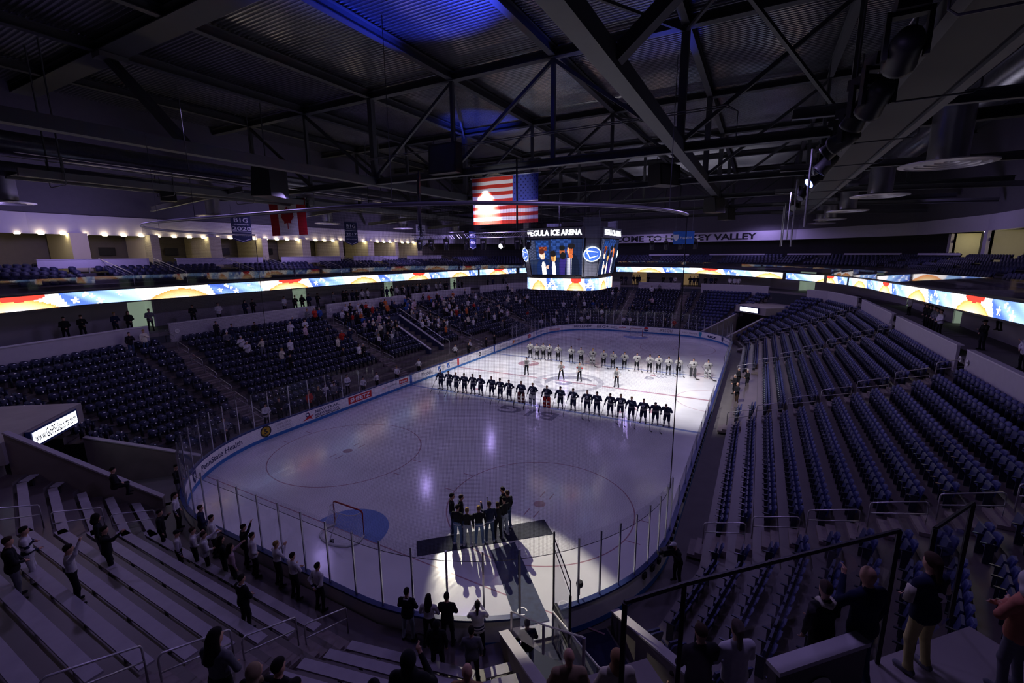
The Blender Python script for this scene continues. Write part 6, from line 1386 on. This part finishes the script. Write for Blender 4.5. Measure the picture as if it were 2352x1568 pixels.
# upper landing and concourse people, nearest the camera
TOPP = [
 (-33.3, -15.53, 5.3, 'white', 'black', 'tail', 'brown', 'front', 'front', 'coat', 'person in pale down jacket with brown ponytail at the landing rail', 0.97),
 (-33.6, -15.08, 5.3, 'black', 'black', 'cap', 'brown', 'front', 'front', 'coat', 'person in dark coat and dull red cap left of the pale down jacket', .97),
 (-33.1, -16.5, 6.4, 'black', 'black', 'short', 'brown', 'rest', 'front', 'coat', 'person in black coat with brown hair and white fleece collar', .84),
 (-32.95, -16.95, 6.4, 'navy', 'jean_dark', None, 'brown', 'phone', 'rest', 'coat', 'bald person in dark blue jacket beside the white collar', 1.0),
 (-32.25, -17.75, 6.4, 'navy', 'khaki', 'tail', 'brown', 'front', 'front', 'coat', 'person in navy and cream jacket and khaki trousers by the glass post', 1.0),
 (-32.05, -18.75, 6.4, 'salmon', 'grey', 'curly', 'white_hair', 'fold', 'fold', 'coat', 'white-haired person in salmon pullover at the right edge', .97),
 (-34.1, -13.3, 4.45, 'tan', 'black', None, 'brown', 'front', 'front', 'coat', 'bald person in tan jacket at the bottom beside the carpet tunnel', 1.0),
 (-33.75, -13.95, 4.45, 'cream', 'black', 'hood', 'camel', 'front', 'front', 'coat', 'person in cream top with camel hood at the bottom middle', 1.0),
 (-34.9, -11.95, 4.25, 'camel', 'black', None, 'brown', 'rest', 'rest', 'coat', 'bald person lit orange at the bottom edge below the silhouettes', 1.0),
 (-35.75, -11.6, 5.0, 'black', 'black', 'hood', 'black', 'front', 'phone', 'coat', 'big dark hooded figure at the bottom edge left of the silhouettes', 1.05),
 (-36.75, -8.75, 5.0, 'grey', 'black', 'long', 'dark_hair', 'front', 'front', 'adult', 'person with very long dark hair and pale top near the bottom left rail', 1.0),
 (-36.55, -9.3, 4.5, 'black', 'black', 'hood', 'tan', 'front', 'front', 'coat', 'person with pale printed headscarf near the bottom left rail', 1.0),
 (-36.35, -9.55, 4.5, 'black', 'black', 'short', 'dark_hair', 'front', 'front', 'coat', 'dark figure right of the headscarf at the bottom left rail', 1.0),
 (-36.6, -10.3, 4.75, 'black', 'black', 'short', 'dark_hair', 'front', 'front', 'coat', 'dark figure at the bottom edge, second right of the headscarf', 1.0),
 (-36.0, -11.15, 4.6, 'black', 'black', 'beanie', 'black', 'front', 'front', 'coat', 'small dark head at the bottom edge left of the hooded figure', 1.0),
 (-34.75, -13.05, 4.35, 'brown', 'black', 'short', 'dark_hair', 'front', 'front', 'coat', 'dark-haired head at the bottom edge right of the orange-lit one', .95),
]
for (x, y, z, tp, bt, ha, hc, la, ra, kd, lab, sc) in TOPP:
    o = person((x, y, z+.01), towards(x, y, -14, -2), tp, bt, ha, hc, la=la, ra=ra, kind=kd, h=.018, label=lab, hands=True, scale=sc, shoes='grey', headturn=-.25)
    if 'white fleece' in lab: b = MB(); b.path([(.07, -.09, 1.49), (-.05, -.10, 1.46), (-.10, 0, 1.45), (-.05, .10, 1.46), (.07, .09, 1.49)], .045, 8); b.build('collar', col('cream'), o, True)
    if 'khaki' in lab:
        b = MB(); b.path([(.03, .275, 1.36), (.02, .33, 1.15)], .06, 8); b.path([(.03, -.275, 1.36), (.02, -.33, 1.15)], .06, 8); b.build('sleeve_panel', col('cream'), o, True)
        b = MB(); P = [(-.03, -.02), (.06, .03), (.10, .10), (.02, .08), (-.06, .02), (-.10, -.08), (.02, -.06)]; b.add([(-.152, y_, 1.26+z_) for y_, z_ in P], [tuple(range(7))]); b.build('back_emblem', AD_W, o)
# people at the far side of the near right tunnel
person((-23.6, -13.6, .0), PI*.75, 'black', 'black', 'cap', 'white', 'phone', 'phone', kind='coat', h=.024, hands=True, label='camera operator in black with a white cap crouched behind the near right boards', lean=.3)
b = MB(); b.box((0, 0, .1), .5, .22, .24); b.path([(.2, 0, .1), (.42, 0, .1)], .07, 10); b.box((-.1, 0, .27), .2, .1, .1); o = b.build('television_camera', BLACK); o.location = (-23.95, -13.25, 1.35); o.rotation_euler = (0, 0, PI*.75); tag(o, 'black television camera aimed over the near right boards', 'camera')
person((-28.6, -14.6, 0), PI*.8, 'grey', 'black', 'short', 'dark_hair', 'lean', 'lean', kind='coat', h=.028, label='dim person in grey bending in the near right tunnel', lean=.7)
o = person((-30.7, -15.0, .0), PI*.3, 'black', 'black', 'cap', 'black', 'front', 'front', kind='coat', h=.026, label='police officer in black seen from behind in the near right tunnel')
b = MB(); put_text(b, 'POLICE', .13, (-.157, 0, 1.30), (0, -1, 0), (0, 0, 1), .004, center=True); b.build('lettering', AD_W, o)
# benches on the left: coaches and trainers; right: penalty box staff
for n_, (x, y) in enumerate(((-12.6, 14.1), (-10.9, 14.2), (-8.3, 14.2), (-5.0, 14.3), (-14.6, 15.5), (-15.6, 15.2), (4.2, 14.4), (8.2, 14.4), (10.4, 14.5), (2.6, 15.2), (6.0, 15.4))):
    wh = n_ not in (6, 7, 8)
    person((x, y, .1), -PI/2+.3*math.sin(n_*2), 'white' if wh else 'black', 'black', 'short', HC[n_ % 8], 'front', 'back' if n_ % 2 else 'front', h=.04, label='team staff member in %s standing in the left bench, %s along the boards' % ('white' if wh else 'black', ORD[n_]), group='bench staff')
for n_, (x, y, lab) in enumerate(((-1.0, -14.6, 'official in black suit and tie standing nearest in the penalty box'), (1.6, -14.3, 'grey-haired official in black in the middle of the penalty box'), (4.2, -14.5, 'dark dressed official farthest in the penalty box'), (4.0, -15.2, 'second dark dressed official at the back of the penalty box'))):
    person((x, y, .3), PI/2+.5, 'black', 'brown' if n_ == 0 else 'black', None if n_ == 0 else 'short', 'white_hair', 'front', 'front', kind='coat', h=.034, label=lab)
# press and ledge people at the right
for (x, y, z, tp, hc, la, lab, sit) in ((1.5, -26.6, 6.4, 'white', 'dark_hair', 'front', 'person in white shirt at the right press table, nearest of the cluster', False), (2.6, -26.7, 6.4, 'grey', 'brown', 'front', 'long-haired person in grey at the press table', False), (3.6, -26.8, 6.4, 'grey', 'dark_hair', 'front', 'third person in the press table cluster', False), (4.5, -26.8, 6.4, 'black', 'brown', 'front', 'fourth person in the press table cluster', False), (5.4, -26.8, 6.4, 'black', 'dark_hair', 'front', 'fifth person in the press table cluster', False), (-3.6, -27.2, 6.4, 'black', 'black', 'fold', 'person in black with a cap folding arms behind the press table', False), (-9.0, -27.0, 6.4, 'white', 'dark_hair', 'phone', 'person in white top by the rightmost ledge', False), (-9.8, -27.0, 6.4, 'grey', 'dark_hair', 'front', 'person in dark patterned top at the rightmost ledge', False), (-1.2, -28.6, 7.3, 'black', 'brown', 'fold', 'man in dark suit with headset in the lit commentary booth', False), (8.6, -27.6, 6.4, 'black', 'dark_hair', 'phone', 'person in black with phone on the right concourse', False), (13.5, -27.6, 6.4, 'white', 'dark_hair', 'rest', 'person in white top in front of the right concourse doorway', False), (-5.4, -29.0, 7.0, 'black', 'dark_hair', 'front', 'dim figure in the dark booth at the right', False)):
    person((x, y, z), PI/2+.25, tp, 'black', 'cap' if 'cap' in lab else 'short', hc, la, 'front', kind='coat', h=.03, label=lab)
# ledge row on the left concourse
LEDGE_X = [-27.2, -26.2, -24.4, -23.6, -22.1, -18.9, -17.0, -14.6, -13.6, -10.4, -9.4, -8.4, -7.4, -6.5, -4.6, -2.9, -2.3, -1.7, -1.1, .1, .9, 3.0, 4.0, 5.2, 5.9, 6.7, 7.3, 8.4, 9.0, 9.7, 10.3, 10.9, 11.7, 12.4, 14.6, 15.4, 16.2, 17.0, 19.3, 20.1, 20.7, 27, 28.2, 30.2, 30.9]
for n_, x in enumerate(LEDGE_X):
    y = 26.75+.25*math.sin(n_*1.7); wh = n_ in (6, 9, 19, 20, 24, 26, 33, 34, 35); tp = 'white' if wh else ['black', 'black', 'navy', 'black', 'grey'][n_ % 5]
    if x > 22.5: y -= (x-22.5)*.30
    person((x, y, 6.4), -PI/2+.25*math.sin(n_), tp, 'black', ['short', 'cap', 'short', 'long'][n_ % 4], HC[n_ % 8], ['front', 'heart', 'fold'][n_ % 3], 'front', kind='coat', h=.045, label='%s-dressed spectator at the left ledge, number %d from the near end' % ('white' if wh else 'dark', n_+1), group='left ledge spectators')
FAR_Y = [6.9, 6.2, 4.8, 4.2, 3.8, 2.2, -.4, -1.7, -2.4, -4.9, -5.5, -6.1, -7.4, -8.3, -9.0, -11.2, -11.9, -12.5, 13.5, 14.3, 15.0]
for n_, y in enumerate(FAR_Y):
    x = 44.3-max(0, abs(y)-4.9)*.24; wh = n_ in (15, 16, 17, 8)
    person((x, y, 6.4), PI+.2*math.sin(n_*2), 'white' if wh else ['black', 'navy', 'black'][n_ % 3], 'black', 'short', HC[n_ % 8], ['front', 'rest', 'fold'][n_ % 3], 'front', kind='coat', h=.05, label='%s-dressed spectator at the far ledge, %d from the left' % ('white' if wh else 'dark', n_+1), group='far ledge spectators')
# crowd in the left stand, farther end and a few in the far stand
CROWD_TOP = ['black']*7+['navy']*3+['grey']*2+['white']*4+['red', 'orange', 'blue', 'pink', 'cream']
def crowd_at(i, k, t, top, n_, label, grp, hr=None):
    d, z = STD[k]; x, y = fpt(i, d+.30, t)
    person((x, y, z), ANG[i]*D2R+PI+.3*math.sin(n_*1.3), top, ['black', 'jean_dark', 'grey', 'black'][n_ % 4], ['short', 'cap', 'long', 'short', 'beanie'][n_ % 5] if hr is None else hr, ['dark_hair', 'brown', 'black', 'blond', 'white'][(n_*3) % 5] if (n_ % 5) != 4 else 'white', ['front', 'heart', 'back', 'rest'][n_ % 4], ['front', 'rest', 'back', 'heart'][n_ % 4], kind='coat' if n_ % 2 else 'adult', h=.05, scale=.95+.08*((n_*7) % 5)/5, label=label, group=grp)
cn = 0; used = set(); i = IX[90]
spec = [(-23.5, 12, 'cream', 'person in cream fleece standing alone high in the nearest left block'), (-17.9, 8, 'white', 'person in white hoodie at the seats right of the nearest left stairs'), (-24.4, 12, 'black', 'person in black high in the nearest left block beside the stairs'), (-14.6, 7, 'white', 'person in white hoodie standing alone in the second left block'), (-12.6, 10, 'white', 'person in long pale coat in the second left block'), (-10.2, 6, 'cream', 'person in cream top clapping in the second left block'), (-8.9, 7, 'red', 'person in bright red in the second left block'), (-18.3, 12, 'black', 'person with pale knit hat at the top of the second left block'), (-17.5, 11, 'navy', 'person in navy beside the pale knit hat'), (-8.5, 12, 'red', 'person in red high beside the middle stairs'), (-9.4, 12, 'grey', 'person in grey high beside the middle stairs'), (-7.9, 12, 'blue', 'person in blue high beside the middle stairs')]
for n_, (x, k, tp, lab) in enumerate(spec): crowd_at(i, k, -x, tp, n_*2+1, lab, None, 'short')
DENS = [(-20, -12, .035), (-12, -7.4, .14), (-6, 6.4, .50), (8, 21, .42)]
BLK = lambda x: 'second block' if x < -7 else 'middle block over the player tunnel' if x < 7 else 'block beyond the tunnel'
CAND = []
for x0, x1, pr in DENS:
    for k in range(2, 13):
        x = x0+.3
        while x < x1-.3:
            pp = pr*(1.0 if k > 4 else .55)*(1 if x < 14 else .55)
            if rng.random() < pp and not (-1.2 < x < 2.3 and k < 10) and not (k < 4 and -14 < x < 13): CAND.append((x, k))
            x += .56+rng.random()*.12
for n_, (x, k) in enumerate(CAND[:230]):
    tp = CROWD_TOP[(n_*11+k*5) % len(CROWD_TOP)]; sh = 'dark' if tp in ('black', 'navy', 'grey') else tp
    crowd_at(i, k, -x, tp, n_, 'spectator in %s, %s row, left stand, %s' % (sh, ORD[k], BLK(x)), 'crowd in the left stand')
for a, t0, t1, n0, nm in ((13.2, -3, 5, 16, 'left part of the far stand'), (45, -5, 5, 16, 'far left corner stand'), (0, -3.3, 3.3, 7, 'middle of the far stand'), (76.8, -4, 4, 14, 'far end of the left stand')):
    for n_ in range(n0):
        k = int(rng.integers(0 if a != 76.8 else 3, 13)); t = t0+(t1-t0)*rng.random(); tp = CROWD_TOP[int(rng.integers(0, len(CROWD_TOP)))]
        sh = 'dark' if tp in ('black', 'navy', 'grey') else tp
        crowd_at(IX[a], k, t, tp, n_+3, 'spectator in %s, %s row of the %s' % (sh, ORD[k], nm), 'crowd in the far stands')
# standing along the left glass
for n_, (x, y, tp) in enumerate(((-21.6, 13.9, 'white'), (-20.4, 14.2, 'black'), (-17.2, 14.0, 'black'), (-13.6, 14.9, 'white'), (-15.8, 13.9, 'grey'), (-18.2, 13.8, 'red'), (-24.6, 13.6, 'grey'))):
    person((x, y, .45), -PI/2, tp, 'black', 'short', HC[n_], 'front', 'front', h=.04, band=STRIPE if tp == 'white' else None, label='spectator in %s behind the tall left glass, %s from the near corner' % (tp, ORD[n_]), kind='coat')
for n_, (x, y, tp) in enumerate(((31.9, 3.2, 'white'), (32.0, 2.2, 'white'), (31.8, -3.3, 'black'), (31.7, -4.6, 'red'), (26.5, 12.9, 'white'), (28.4, 11.4, 'white'), (30.0, 9.6, 'white'), (24, 14.0, 'white'), (31.4, 6.6, 'grey'))):
    person((x, y, .5), math.atan2(-y, -x), tp, 'black', 'short', HC[n_ % 8], 'front', 'heart', h=.05, band=STRIPE if tp == 'white' else None, label='spectator in %s behind the far glass, %s counted from the goal outwards' % (tp, ORD[n_]), kind='coat', group='spectators at the far glass')
# ------------------------------------------------------------------ farthest spectators become one crowd
PEOPLE = [o for o in COL.objects if o.get('category') == 'person']
cp = Vector((-39.65, -15.37, 12.19))
far_ = sorted([o for o in PEOPLE if o.get('group') in ('crowd in the left stand', 'crowd in the far stands', 'far ledge spectators', 'left ledge spectators', 'spectators at the far glass')], key=lambda o: (o.location-cp).length)
n_over = len(PEOPLE)-298
if n_over > 0:
    V = []; F = []; M_ = []; mats_ = []; off = 0
    for o in far_[-n_over:]:
        for q in [o]+list(o.children):
            me = q.data; v = np.empty(len(me.vertices)*3, np.float32); me.vertices.foreach_get('co', v); v = v.reshape(-1, 3)*o.scale[0]; a = o.rotation_euler.z; c, s = math.cos(a), math.sin(a)
            V.append(np.stack([v[:, 0]*c-v[:, 1]*s+o.location.x, v[:, 0]*s+v[:, 1]*c+o.location.y, v[:, 2]+o.location.z], 1)); f = np.empty(len(me.loops), np.int32); me.loops.foreach_get('vertex_index', f); F.append(f.reshape(-1, 4)+off); off += len(v)
            mi = np.empty(len(me.polygons), np.int32); me.polygons.foreach_get('material_index', mi); mp = []
            for m in me.materials:
                if m not in mats_: mats_.append(m)
                mp.append(mats_.index(m))
            M_.append(np.array(mp)[mi])
        for q in list(o.children): bpy.data.objects.remove(q)
        bpy.data.objects.remove(o)
    me = to_mesh('crowd', np.concatenate(V), np.concatenate(F), np.concatenate(M_), mats_); o = bpy.data.objects.new('crowd', me); COL.objects.link(o)
    tag(o, 'the farthest standing spectators in the far stands and along the far ledge', 'crowd', None, 'stuff')
